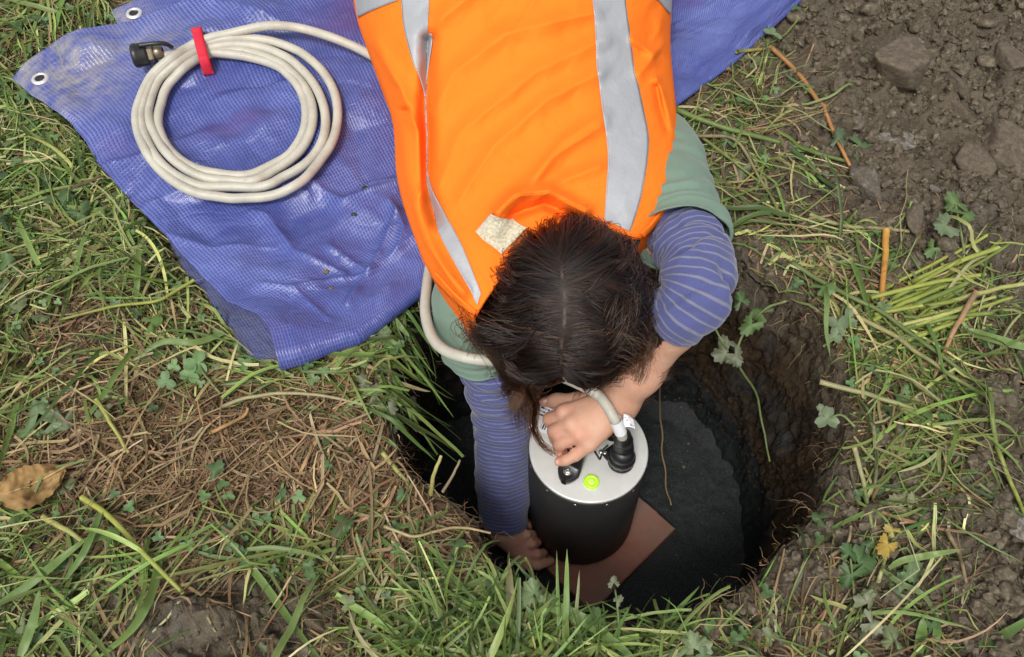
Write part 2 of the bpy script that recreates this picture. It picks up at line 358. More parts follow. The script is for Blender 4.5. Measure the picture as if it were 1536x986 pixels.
def m_tee():
    t = NT('green_jersey'); f = t.noise(700, 3, .6); k = t.mix(f, (.125, .19, .145), (.175, .25, .195))
    return t.set(k, .9, t.bump(t.noise(30, 4, .55), .25, .005, t.bump(f, .25, .0006)), spec=.1, Sheen_Weight=.15)
def m_pad():
    t = NT('fleece_patch'); f = t.noise(330, 5, .7); k = t.mix(t.ramp(f, [(.35, 0.0), (.65, 1.0)]), (.42, .36, .24), (.74, .68, .52))
    return t.set(k, .95, t.bump(f, .8, .003), spec=.05, Sheen_Weight=.3)
M['tee'] = m_tee(); M['pad'] = m_pad()

# ------------------------------------------------------------------ hole outline and zones (photo pixels turned into places)
RIM_PX = [(588, 560), (583, 640), (600, 700), (655, 742), (712, 780), (742, 850), (800, 905), (880, 938), (960, 935), (1040, 918), (1110, 890), (1165, 842), (1215, 790),
          (1252, 700), (1262, 610), (1240, 520), (1190, 450), (1120, 405), (1000, 385), (850, 385), (720, 410), (640, 450), (600, 500)]
_r = np.array(RIM_PX, float); RIM = on_ground(_r[:, 0], _r[:, 1])[:, :2]
HC = np.array([0.115, 0.60]); FLOOR_Z = -0.37
_a = np.arctan2(RIM[:, 1] - HC[1], RIM[:, 0] - HC[0]); _o = np.argsort(_a); _a = _a[_o]; _d = np.hypot(*(RIM - HC).T)[_o]
def rim_r(th):
    th = (np.asarray(th) + pi) % (2 * pi) - pi
    return np.interp(th, np.r_[_a[-3:] - 2 * pi, _a, _a[:3] + 2 * pi], np.r_[_d[-3:], _d, _d[:3]]) + .007 * fbm(np.cos(th) * 5, np.sin(th) * 5, 0, 3) + .003 * fbm(np.cos(th) * 22, np.sin(th) * 22, 0, 4)
def hole_in(x, y):           # metres inside the rim (+) or outside (-)
    dx, dy = x - HC[0], y - HC[1]; return rim_r(np.arctan2(dy, dx)) - np.hypot(dx, dy)
TARP_PX = [(16, 114), (46, 143), (90, 174), (127, 210), (156, 255), (202, 304), (240, 355), (283, 413), (319, 456), (345, 492), (372, 532), (390, 540), (414, 537), (447, 527), (531, 502), (575, 471), (645, 415), (800, 330), (1010, 150), (1100, 88), (1205, -5), (1500, -300), (150, -300), (165, 8), (178, 38), (100, 62)]
def blob(px, py, cx, cy, rx, ry): return np.exp(-(((px - cx) / rx) ** 2 + ((py - cy) / ry) ** 2))
THATCH = [(-200, 650), (60, 640), (250, 590), (420, 570), (560, 580), (600, 640), (730, 770), (740, 850), (640, 860), (520, 800), (330, 760), (150, 760), (-200, 750)]
BARE = [(190, 960), (250, 880), (340, 850), (470, 880), (520, 960), (500, 1060), (170, 1060)]
def zones(px, py):
    """green, straw, bare-soil weights at photo pixels"""
    th = 1 / (1 + np.exp(np.where(inpoly(px, py, THATCH), -1, 1) * polydist(px, py, THATCH + THATCH[:1]) / 22))
    ba = 1 / (1 + np.exp(np.where(inpoly(px, py, BARE), -1, 1) * polydist(px, py, BARE + BARE[:1]) / 14))
    right = sstep(980, 1060, px + .0 * py)
    soil_r = right * np.clip(1 - .72 * blob(px, py, 1370, 500, 150, 90) - .55 * blob(px, py, 1180, 400, 90, 70) - .70 * blob(px, py, 1350, 640, 140, 100) - .45 * blob(px, py, 1265, 540, 55, 120) - .75 * blob(px, py, 1100, 165, 62, 70)
                             - .62 * blob(px, py, 1160, 970, 210, 62) - .28 * blob(px, py, 1300, 800, 90, 120) - .25 * blob(px, py, 1130, 250, 80, 60), .05, 1)
    soil_r = np.clip(soil_r + right * .8 * sstep(1420, 1480, px) * sstep(560, 620, py), 0, 1)
    return th, ba, soil_r, right

# ------------------------------------------------------------------ ground height, baked on a fine table
GX0, GX1, GY0, GY1, GS = -1.7, 1.9, 0.0, 2.6, 0.003
_gx = np.arange(GX0, GX1, GS); _gy = np.arange(GY0, GY1, GS); _X, _Y = np.meshgrid(_gx, _gy, indexing='ij')
_px, _py = proj(np.stack([_X, _Y, base_h(_X, _Y)], -1)); _py = np.clip(_py, -600, 1500); _px = np.clip(_px, -900, 2500)
_th, _ba, _so, _rt = zones(_px, _py)
def _clod(sc, s, k=.75):
    wx = _X + .25 / sc * noise(_X * sc * 1.3, _Y * sc * 1.3, 0, s + 20); wy = _Y + .25 / sc * noise(_X * sc * 1.3, _Y * sc * 1.3, 7.7, s + 21)
    f, i = worley(wx * sc, wy * sc, s); return np.sqrt(np.clip(1 - (f / k) ** 2, 0, 1)) * (.35 + .65 * i), i
_c1, _i1 = _clod(17, 31); _c2, _i2 = _clod(46, 33); _c3, _ = _clod(110, 35)
_rough = np.clip(_so + _ba * .9, 0, 1); _up = _rt * sstep(430, 250, _py)
_patch = sstep(-.25, .25, fbm(_X * 6, _Y * 6, 0, 44)) * _up * .75       # trodden smooth places between the crumbs
_H = base_h(_X, _Y) + .016 * fbm(_X * 5, _Y * 5, 0, 41) + .006 * fbm(_X * 24, _Y * 24, 0, 42)
_H += _rough * (1 - _patch) * (.026 * _c1 * (_i1 > .5) + .016 * _c2 * (_i2 > .3) + .009 * _c3) + _rough * .0045 * fbm(_X * 70, _Y * 70, 0, 43, 3)
_H += (1 - _rough) * (.006 * _c2 + .004 * fbm(_X * 60, _Y * 60, 0, 45, 3))
_tm = sstep(14, -10, np.where(inpoly(_px, _py, TARP_PX), -1, 1) * polydist(_px, _py, TARP_PX + TARP_PX[:1])); _H = base_h(_X, _Y) + (_H - base_h(_X, _Y)) * (1 - .8 * _tm) - .006 * _tm
_TH = _th
def samp(T, x, y):
    fx = np.clip((np.asarray(x) - GX0) / GS, 0, T.shape[0] - 1.001); fy = np.clip((np.asarray(y) - GY0) / GS, 0, T.shape[1] - 1.001)
    i, j = fx.astype(int), fy.astype(int); u, v = fx - i, fy - j
    return T[i, j] * (1 - u) * (1 - v) + T[i + 1, j] * u * (1 - v) + T[i, j + 1] * (1 - u) * v + T[i + 1, j + 1] * u * v
def gh(x, y):
    e = 1 - sstep(0, .12, np.maximum(np.maximum(GX0 + .15 - x, x - GX1 + .15), np.maximum(GY0 + .1 - y, y - GY1 + .15)))
    return samp(_H, x, y) * e + base_h(x, y) * (1 - e)
def gp(px, py, dz=0.0):
    P = on_ground(px, py, dz)
    for _ in range(4): P = at(px, py, gh(P[..., 0], P[..., 1]) + dz)
    return P

WALL = []
def build_ground():
    NT_ = 1400; th = np.linspace(-pi, pi, NT_, endpoint=False); R = rim_r(th)
    D = np.stack([np.cos(th), np.sin(th)], 1)
    rows, wallv, thv, snd = [], [], [], []
    nw = 130                                                          # wall, foot to rim
    for k in range(nw):
        w_ = k / (nw - 1); lean = .955 - .085 * np.exp(-((((th - .15 + pi) % (2 * pi)) - pi) / .75) ** 2); f = lean + (1 - lean) * w_ ** 1.1 - .10 * np.exp(-w_ / .07)
        r = R * f
        xy = HC + D * r[:, None]; zr = gh(HC[0] + D[:, 0] * R, HC[1] + D[:, 1] * R)
        z = FLOOR_Z - .03 + (zr - FLOOR_Z + .03) * w_
        dn = .016 * fbm(xy[:, 0] * 11, xy[:, 1] * 11, z * 14, 61) + .010 * fbm(xy[:, 0] * 30, xy[:, 1] * 30, z * 30, 62, 3) + .006 * np.abs(noise(xy[:, 0] * 70, xy[:, 1] * 70, z * 55, 63))
        e = np.sin(pi * min(w_ * 1.0, 1)) ** .4 if k < nw - 1 else 0
        und = -.018 * np.sin(pi * w_) ** 2 * np.sin(th * 2 + 1)
        xy = xy + D * ((dn + und) * e)[:, None]
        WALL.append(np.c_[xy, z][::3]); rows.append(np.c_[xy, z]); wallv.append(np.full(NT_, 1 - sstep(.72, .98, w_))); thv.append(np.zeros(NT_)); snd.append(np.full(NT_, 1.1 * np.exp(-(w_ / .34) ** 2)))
    rr = []; q = .0012
    while q < 60:
        rr.append(q); q += max(.0016, min((.25 + q) * .0046, .0085) if q < 1.7 else q * .25)
    for q in rr:
        b = sstep(0, .4, q); r = R + q * 1.0
        xy = HC + D * r[:, None]; z = gh(xy[:, 0], xy[:, 1]) - .010 * np.exp(-q / .008)
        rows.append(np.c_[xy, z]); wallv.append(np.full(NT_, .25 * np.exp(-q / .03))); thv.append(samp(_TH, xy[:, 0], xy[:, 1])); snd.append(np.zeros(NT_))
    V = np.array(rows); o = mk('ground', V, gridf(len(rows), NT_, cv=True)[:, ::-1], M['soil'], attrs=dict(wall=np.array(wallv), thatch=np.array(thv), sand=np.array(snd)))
    tag(o, 'damp brown soil around and down the sides of the dug hole', kind='structure')
    # sandy bottom of the hole
    n, m = 150, 360; a = np.linspace(-pi, pi, m, endpoint=False); s = np.linspace(.02, 1.02, n)
    xy = HC + (np.stack([np.cos(a), np.sin(a)], 1) * rim_r(a)[:, None])[None] * s[:, None, None]
    z = FLOOR_Z + .006 * fbm(xy[..., 0] * 9, xy[..., 1] * 9, 0, 71) + .0025 * fbm(xy[..., 0] * 60, xy[..., 1] * 60, 0, 72) + .05 * sstep(.8, 1.05, s)[:, None] * (.5 + .5 * np.sin(a * 3))[None]
    z += .012 * np.clip(fbm(xy[..., 0] * 30, xy[..., 1] * 30, 0, 73), 0, 1) * sstep(.72, .95, s)[:, None]; dt = np.hypot(xy[..., 0] - .12, xy[..., 1] - .59); z = np.where(dt < .15, np.minimum(z, FLOOR_Z + .002), z)
    V = np.concatenate([xy, z[..., None]], -1).reshape(-1, 3); V = np.vstack([V, [[HC[0], HC[1], FLOOR_Z]]]); j = np.arange(m)
    o = mk('hole_floor', V, [gridf(n, m, cv=True)[:, ::-1], np.stack([np.full(m, n * m), j, (j + 1) % m], 1)], M['sand'])
    tag(o, 'smooth blue black sand levelled on the bottom of the hole', kind='structure')
build_ground()

# ------------------------------------------------------------------ terracotta tile and the instrument standing on it
IX, IY = at(883, 672, -0.12)[:2]; LID_Z, BASE_Z, IR = -0.12, -0.352, 0.084
def build_tile():
    c = np.array([IX + .016, IY - .016]); e1 = unit(np.array([.135, .130])); e2 = np.array([-e1[1], e1[0]]); h = .098; b = .003
    ring = lambda s, z: [(c + e1 * x * (h - s) + e2 * y * (h - s)).tolist() + [z] for x, y in ((-1, -1), (1, -1), (1, 1), (-1, 1))]
    V = []
    n = 24; prof = [(0, FLOOR_Z - .01), (0, BASE_Z - b), (b * .35, BASE_Z - b * .3), (b, BASE_Z)]
    for s, z in prof:
        q = np.array(ring(s, z)); V.append(np.vstack([q[i] + (q[(i + 1) % 4] - q[i]) * t for i in range(4) for t in np.linspace(0, 1, n, endpoint=False)[:, None]]))
    m = 4 * n; V = np.array(V); V[1:3] += .0006 * fbm(V[1:3][..., 0] * 150, V[1:3][..., 1] * 150, 0, 5)[..., None]
    V = np.vstack([V.reshape(-1, 3), [[c[0], c[1], BASE_Z]]]); j = np.arange(m)
    o = mk('terracotta_tile', V, [gridf(4, m, cv=True)[:, ::-1], np.stack([3 * m + j, 3 * m + (j + 1) % m, np.full(m, 4 * m)], 1)], M['tile'], smooth=False)
    tag(o, 'square reddish terracotta tile under the black cylinder on the dark sand', 'tile')
build_tile()

def build_instrument():
    t = thing('seismometer', (IX, IY, BASE_Z), 'black cylindrical instrument with a silver lid standing on the red tile in the hole', 'sensor')
    H = LID_Z - BASE_Z; off = np.array([IX, IY, BASE_Z])
    def part(name, V, F, mat, p=t, **k): return mk(name, np.asarray(V) + off, F, mat, p, **k)
    V, F = lathe([(0, .002), (IR - .006, .002), (IR - .002, .006), (IR - .002, .012), (IR, .0135), (IR, H - .008), (IR - .0012, H - .0068), (IR - .004, H - .0066), (.02, H - .0066)], 128)
    part('housing', V, F, M['can'])
    V, F = lathe([(0, H - .0062), (IR - .0006, H - .0062), (IR - .0004, H - .0016), (IR - .0014, H - .0004), (IR - .0026, H), (0.0001, H)], 128)
    lid = part('lid', V, F, M['alu'])
    for k in range(12):                                                # small countersunk screws round the skirt
        a = 2 * pi * (k + .5) / 12; V, F = lathe([(0, .0014), (.0022, .0013), (.0028, 0), (.0028, -.002)], 12)
        d = np.array([cos(a), sin(a), 0]); up = np.array([0, 0, 1.]); sd_ = np.cross(up, d)
        V = V[:, :1] * sd_ + V[:, 1:2] * up + V[:, 2:] * d + d * (IR - .0005) + up * (H - .013)
        part('screw', V, F[:, ::-1], M['steel'])
    def loc(px, py, z): return at(px, py, z) - off
    # carrying handle: flat strap that rises between two feet
    A, B = loc(851, 713, LID_Z), loc(921, 650, LID_Z); ax = unit((B - A)[:2]); side = np.array([-ax[1], ax[0], 0]); L = np.linalg.norm((B - A)[:2])
    s = np.linspace(0, 1, 60); bow = -.010 * np.sin(pi * s)
    hgt = .006 + .036 * (sstep(0.04, .34, s) * sstep(.96, .66, s))
    C = A[None] * (1 - s[:, None]) + B[None] * s[:, None] - side * bow[:, None] * 0 + np.c_[np.zeros((60, 2)), hgt]
    C += side * (.009 * np.sin(pi * s))[:, None]
    sh = np.clip(1 - np.arange(60) / 7, 0, 1)[:, None]; C[:, :2] -= ax * .014 * sh; C[:, :2] += ax * .010 * sh[::-1]; C += side * (-.006 * sh)
    wd = .0125 + .0035 * np.cos(2 * pi * s); wd[:5] *= np.sqrt(np.linspace(.05, 1, 5)); wd[-5:] *= np.sqrt(np.linspace(1, .05, 5))
    T, _, _ = frames(C); S = unit(np.cross(T, [0, 0, 1.])); N = np.cross(S, T)
    a = np.linspace(0, 2 * pi, 24, endpoint=False); cx = np.sign(np.cos(a)) * np.abs(np.cos(a)) ** .55; cy = np.sign(np.sin(a)) * np.abs(np.sin(a)) ** .55
    V = C[:, None] + S[:, None] * (wd[:, None] * cx)[..., None] + N[:, None] * (.0056 * cy)[None, :, None]
    V = V.reshape(-1, 3); V[:, 2] = np.maximum(V[:, 2], H + .0003)
    h = part('handle', V, gridf(60, 24, cv=True), M['blackp'])
    for P in (A, B):
        for r0, r1, z0, z1 in ((.0062, .0062, .0108, .0124), (.0042, .0038, .0124, .0152)):
            V, F = lathe([(0, z0), (r0, z0), (r0, z1 - .0004), (r1 - .0005, z1), (.0018, z1), (.0016, z1 - .0015), (0.0001, z1 - .0015)], 24 if r0 > .005 else 6)
            part('bolt', V + np.array([P[0], P[1], H]), F, M['steel'], h, smooth=r0 > .005)
    # bubble level
    P = loc(887, 724, LID_Z); V, F = lathe([(.0107, 0), (.0107, .0032), (.0098, .0044), (.0062, .0046), (.0055, .0034)], 48)
    lv = part('bubble_level', V + np.array([P[0], P[1], H]), F, M['vial'])
    V, F = lathe([(.0057, .0030), (.0050, .0044), (.003, .0052), (.0001, .0055)], 32); part('vial', V + np.array([P[0], P[1], H]), F, M['vialc'], lv)
    a = np.linspace(0, 2 * pi, 40); V, F, _ = tube(np.c_[.0027 * np.cos(a), .0027 * np.sin(a), np.full(40, .0053)], .00035, 6); part('ring', V + np.array([P[0], P[1], H]), F, M['vial'], lv)
    # connector socket: square flange, screws, round mouth
    P = loc(925, 684, LID_Z); ctr = np.array([P[0], P[1], H])
    e1 = unit(np.array([.6, -.8, 0])); e2 = np.array([.8, .6, 0])
    a = np.linspace(0, 2 * pi, 48, endpoint=False); rr = .0160 / (np.abs(np.cos(a)) ** 6 + np.abs(np.sin(a)) ** 6) ** (1 / 6)
    fl = np.stack([np.cos(a) * rr, np.sin(a) * rr], 1)
    V = np.concatenate([(ctr + fl[:, :1] * e1 * q + fl[:, 1:] * e2 * q + [0, 0, z])[None] for q, z in ((1, .0003), (1, .0036), (.95, .0045), (.01, .0045))]).reshape(-1, 3)
    sk = part('socket_flange', V, gridf(4, 48, cv=True), M['blackp'])
    for x, y in ((1, 1), (1, -1), (-1, 1), (-1, -1)):
        V, F = lathe([(.0001, .0064), (.0022, .0064), (.0029, .0056), (.003, .0044)], 12); part('screw', V + ctr + e1 * x * .0118 + e2 * y * .0118, F[:, ::-1], M['steel'], sk)
    # tether screw and its loop of black cord
    P = loc(901, 680, LID_Z); V, F = lathe([(.0001, .0055), (.0028, .005), (.0034, .0038), (.0034, .0002)], 16); tb = part('tether_screw', V + np.array([P[0], P[1], H]), F[:, ::-1], M['steel'])
    path = np.array([loc(912, 668, LID_Z + .012), loc(904, 676, LID_Z + .005), loc(900, 689, LID_Z + .003), loc(896, 684, LID_Z + .004), loc(890, 674, LID_Z + .006), loc(888, 668, LID_Z + .012)])
    V, F, _ = tube(resample(path, 40), .0013, 8); part('tether', V, F, M['black'], tb)
    # stickers on the lid
    def sticker(name, q, z, mat, lift=None):
        n = 9; g = np.linspace(0, 1, n); U, W = np.meshgrid(g, g, indexing='ij'); q = [np.array(p, float) for p in q]
        pp = (q[0] * ((1 - U) * (1 - W))[..., None] + q[1] * (U * (1 - W))[..., None] + q[2] * (U * W)[..., None] + q[3] * ((1 - U) * W)[..., None])
        zz = z + (lift(U, W) if lift else 0); V = at(pp[..., 0], pp[..., 1], zz) - off
        Vb = V.copy(); Vb[..., 2] -= .0004; VV = np.vstack([V.reshape(-1, 3), Vb.reshape(-1, 3)])
        uv = np.vstack([np.c_[U.ravel(), W.ravel()]] * 2)
        return part(name, VV, [gridf(n, n), gridf(n, n, off=n * n)[:, ::-1]], mat, uv=uv)
    sticker('rating_label', [(811, 664), (846, 686), (856, 664), (826, 644)], LID_Z + .0007, M['label2'])
    sticker('serial_label', [(792, 641), (822, 652), (838, 608), (817, 598)], LID_Z + .0009, M['label'], lambda u, w: .022 * sstep(.15, 1, w) + .004 * u)
    return t
build_instrument()

# ------------------------------------------------------------------ blue tarpaulin: two leaves joined by a round fold along the hole
def tarp_z(x, y): return base_h(x, y)
CREASES = [([(600, 345), (560, 428), (527, 485)], .010, .010), ([(500, 395), (560, 430), (640, 372)], .008, .011), ([(452, 460), (505, 440), (562, 432)], .007, .008),
           ([(160, 268), (240, 262), (400, 300), (470, 318)], .010, .016), ([(345, 318), (410, 350), (450, 405), (520, 430)], .009, .012), ([(470, 300), (520, 330), (600, 300)], .010, .016),
           ([(320, 20), (420, 60), (540, 90)], .008, .016), ([(560, 300), (640, 290)], .008, .012), ([(405, 455), (450, 462), (500, 505)], .006, .008),
           ([(1010, 60), (1080, 20), (1120, -40)], .008, .02), ([(590, 330), (610, 370), (600, 400)], .010, .011), ([(260, 380), (330, 400), (420, 395)], .006, .012), ([(300, 180), (420, 150), (500, 160)], .005, .02),
           ([(230, 330), (330, 300), (380, 320)], .006, .012)]
_cr = [(on_ground(*np.array(l, float).T)[:, :2], a, w_) for l, a, w_ in CREASES]
def coons(Lc, Rc, Bc, Tc, n, m):
    """Lc/Rc run bottom->top (n), Bc/Tc run left->right (m)"""
    u = np.linspace(0, 1, n)[:, None, None]; v = np.linspace(0, 1, m)[None, :, None]
    L, R, B, T = resample(Lc, n, False)[:, None], resample(Rc, n, False)[:, None], resample(Bc, m, False)[None], resample(Tc, m, False)[None]
    return L * (1 - v) + R * v + B * (1 - u) + T * u - (B[:, :1] * (1 - u) * (1 - v) + B[:, -1:] * (1 - u) * v + T[:, :1] * u * (1 - v) + T[:, -1:] * u * v)
def pxg(l, dz=.03): l = np.array(l, float); return on_ground(l[:, 0], l[:, 1], dz)[:, :2]
_tw = np.random.default_rng(5); _waves = [(_tw.uniform(0, pi), _tw.uniform(.07, .24), _tw.uniform(0, 9), k) for k in range(16)]
def tarp_surface(x, y):
    z = .010 * fbm(x * 5.0, y * 5.0, 0, 81) + .0012 * fbm(x * 34, y * 34, 3, 83, 3)
    for l, a, w_ in _cr: z = z + a * np.exp(-polydist(x, y, l) / (w_ * .7)) - .4 * a * np.exp(-(polydist(x, y, l) / (w_ * 3)) ** 2)
    for a, wl, ph, k in _waves:        # sharp straight creases, each over a part of the sheet only
        t = (x * cos(a) + y * sin(a) + .018 * noise(x * 6, y * 6, k, 87)) / wl + ph; m = sstep(.0, .45, noise(x * 4.2, y * 4.2, k * 3.1, 88))
        z = z + m * wl * .075 * (np.abs((t % 1) - .5) * 2 - .5)
    return z
TARP = thing('tarpaulin', tuple(gp(np.array(330.), np.array(300.))), 'crumpled blue woven tarpaulin spread on the grass beside the hole', 'tarp')
def build_tarp():
    n, m = 300, 380
    fold = [(412, 520), (447, 514), (487, 500), (531, 489), (575, 460), (645, 408), (740, 350), (860, 290), (1010, 148), (1100, 84), (1205, -10)]
    Lup = pxg([(412, 520), (406, 498), (388, 474), (354, 455), (341, 452), (288, 394), (239, 343), (202, 303), (175, 274), (156, 254), (146, 243), (127, 209), (105, 182), (90, 172), (46, 141), (16, 113)], np.r_[.058, .056, .052, .049, .047, .043, .039, .036, .034, np.full(7, .03)])
    Rup = pxg([(1205, -10), (1330, -120), (1500, -280)]); Bup = pxg(fold, np.linspace(.058, .034, len(fold))); Tup = pxg([(16, 113), (60, 82), (100, 62), (178, 37), (420, -60), (800, -190), (1500, -280)])
    P = coons(Lup, Rup, Bup, Tup, n, m); x, y = P[..., 0], P[..., 1]
    du = np.linspace(0, 1, n)[:, None]; dv = np.linspace(0, 1, m)[None]
    # fold radius along the bottom edge
    Rf = np.interp(dv[0], [0, .05, .15, .3, .6, 1], [.021, .018, .013, .009, .007, .005])
    dist = np.hypot(x - P[:1, :, 0], y - P[:1, :, 1])
    g0 = tarp_z(x, y)
    edge = np.minimum(1, dist / .03)
    left = np.linalg.norm(P - P[:, :1], axis=-1)
    z = g0 + .018 + 2 * (Rf[None] - .006) * np.exp(-dist / .12) + (tarp_surface(x, y) + .006) * (.15 + .85 * edge)
    z += .010; z = np.maximum(z, g0 + .023 + .004 * edge)
    z -= .010 * np.exp(-left / .012) * sstep(.06, .2, dist)
    top = np.concatenate([P, z[..., None]], -1)
    # round fold
    out = unit(np.cross(np.gradient(top[0], axis=0), [0, 0, 1.])); out[:, 2] = 0
    k = 14; fo = []
    for q in range(k, 0, -1):
        a = pi * q / k; fo.append(top[0] + out * (Rf * np.sin(a))[:, None] + np.array([0, 0, 1.]) * (-Rf * (1 - np.cos(a)))[:, None])
    fo = np.array(fo)                                                # from the lower side up to the top leaf
    # lower leaf, drawn back under the upper one
    Llo = np.vstack([Bup[:1], pxg([(396, 540), (386, 540), (372, 530), (345, 490), (319, 455), (297, 422), (283, 412), (266, 387), (250, 354), (228, 318)], .02)])
    nl = 90; Pl = coons(Llo, pxg([(1205, -5), (1260, -60), (1300, -100)]), Bup, pxg([(205, 318), (420, 250), (800, 160), (1300, -100)]), nl, m)
    Pl += (fo[0][:, :2] - Pl[0])[None] * np.exp(-np.linspace(0, 1, nl) / .02)[:, None, None]
    dl = np.hypot(Pl[..., 0] - Pl[:1, :, 0], Pl[..., 1] - Pl[:1, :, 1])
    zl = tarp_z(Pl[..., 0], Pl[..., 1]) + .019 + .002 * fbm(Pl[..., 0] * 12, Pl[..., 1] * 12, 0, 88)
    zl -= .009 * (1 - np.exp(-dl / .04)); e = np.exp(-dl / .02); zl = zl * (1 - e) + fo[0][None, :, 2] * e
    zl = np.minimum(zl, np.maximum(fo[0][None, :, 2], zl * 0 + 9))
    low = np.concatenate([Pl, zl[..., None]], -1)[::-1]
    V = np.concatenate([low[:-1], fo, top[1:]], 0); N = len(V)
    sv = np.r_[0, np.cumsum(np.linalg.norm(np.diff(V[:, 40], axis=0), axis=1))]; su = np.r_[0, np.cumsum(np.linalg.norm(np.diff(V[nl + k + 60], axis=0), axis=1))]
    uv = np.stack(np.broadcast_arrays(su[None, :], sv[:, None]), -1)
    px, py = proj(V); dirt = np.clip(blob(px, py, 105, 105, 75, 55) * 1.3 + .5 * blob(px, py, 60, 120, 60, 40) + .5 * blob(px, py, 240, 60, 70, 40), 0, 1); dirt[:nl] = .55
    F = gridf(N, m)
    o = mk('sheet', V, F[:, ::-1], M['tarp'], TARP, uv=uv, attrs=dict(dirt=dirt, fold_shade=np.where(np.arange(N)[:, None] < nl + 3, 1.0, 0.0) * np.ones((1, m))))  # lower leaf carries the painted shade of the fold's interior
    # second corner that shows behind the first, at the top
    n2, m2 = 60, 120
    P2 = coons(pxg([(205, 130), (186, 60), (165, 8)]), pxg([(560, 60), (540, -60)]), pxg([(205, 130), (400, 120), (560, 60)]), pxg([(165, 8), (200, -6), (300, -40), (540, -60)]), n2, m2)
    z2 = tarp_z(P2[..., 0], P2[..., 1]) + .022 + .003 * fbm(P2[..., 0] * 9, P2[..., 1] * 9, 0, 90)
    # hold it below the upper leaf wherever they overlap
    V2 = np.concatenate([P2, z2[..., None]], -1); px, py = proj(V2)
    s2 = np.linspace(0, .5, n2)[:, None] + 0 * P2[..., 0]; t2 = np.linalg.norm(P2 - P2[:, :1], axis=-1)
    V2[..., 2] -= .010 * sstep(20, 70, py)
    mk('second_corner', V2, gridf(n2, m2)[:, ::-1], M['tarp'], TARP, uv=np.stack([t2, s2], -1), attrs=dict(dirt=np.clip(blob(px, py, 185, 30, 40, 40), 0, 1), fold_shade=np.zeros(V2.shape[:2])))
    from mathutils.bvhtree import BVHTree
    return BVHTree.FromPolygons([tuple(p) for p in np.vstack([V.reshape(-1, 3), V2.reshape(-1, 3)]).tolist()], np.vstack([F, gridf(n2, m2, off=len(V.reshape(-1, 3)))]).tolist())
TBVH = build_tarp()
def ray_px(bvh, px, py):
    d = FWD + (px - IW / 2) / FPX * RGT - (py - IH / 2) / FPX * UPV; d = d / np.linalg.norm(d)
    h = bvh.ray_cast(tuple(CAM), tuple(d))
    if h[0] is None: return None, None
    nrm = np.array(h[1]); nrm = nrm if nrm @ d < 0 else -nrm
    return np.array(h[0]), nrm
def eyelet(px, py):
    P, N = ray_px(TBVH, px, py); N = unit(N + np.array([0, 0, 1.5])); s = unit(np.cross(N, [1., 0, 0])); t = np.cross(N, s)
    V, F = lathe([(.0078, -.001), (.0075, .0014), (.0095, .0026), (.0125, .0016), (.0136, -.0006)], 40); V = P + V[:, :1] * s + V[:, 1:2] * t + V[:, 2:] * N
    o = mk('eyelet', V, F if np.linalg.det(np.array([s, t, N])) > 0 else F[:, ::-1], M['eyelet'], TARP)
    V, F = lathe([(.0001, .0004), (.0079, .0008)], 24); V = P + V[:, :1] * s + V[:, 1:2] * t + V[:, 2:] * N
    mk('hole', V, F, M['black'], o)
eyelet(60, 118); eyelet(201, 20)
def fold_eyelet():
    c = at(434, 534, tarp_z(*on_ground(431., 533., .02)[:2]) + .018); N = unit(np.array([.35, -.9, .1])); s = unit(np.cross(N, [0, 0, 1.])); t = np.cross(s, N)
    V, F = lathe([(.0078, -.001), (.0075, .0014), (.0095, .0026), (.0125, .0016), (.0136, -.0006)], 40); V = c + N * .002 + V[:, :1] * s + V[:, 1:2] * t * .6 + V[:, 2:] * N
    mk('eyelet', V, F, M['eyelet'], TARP)
fold_eyelet()

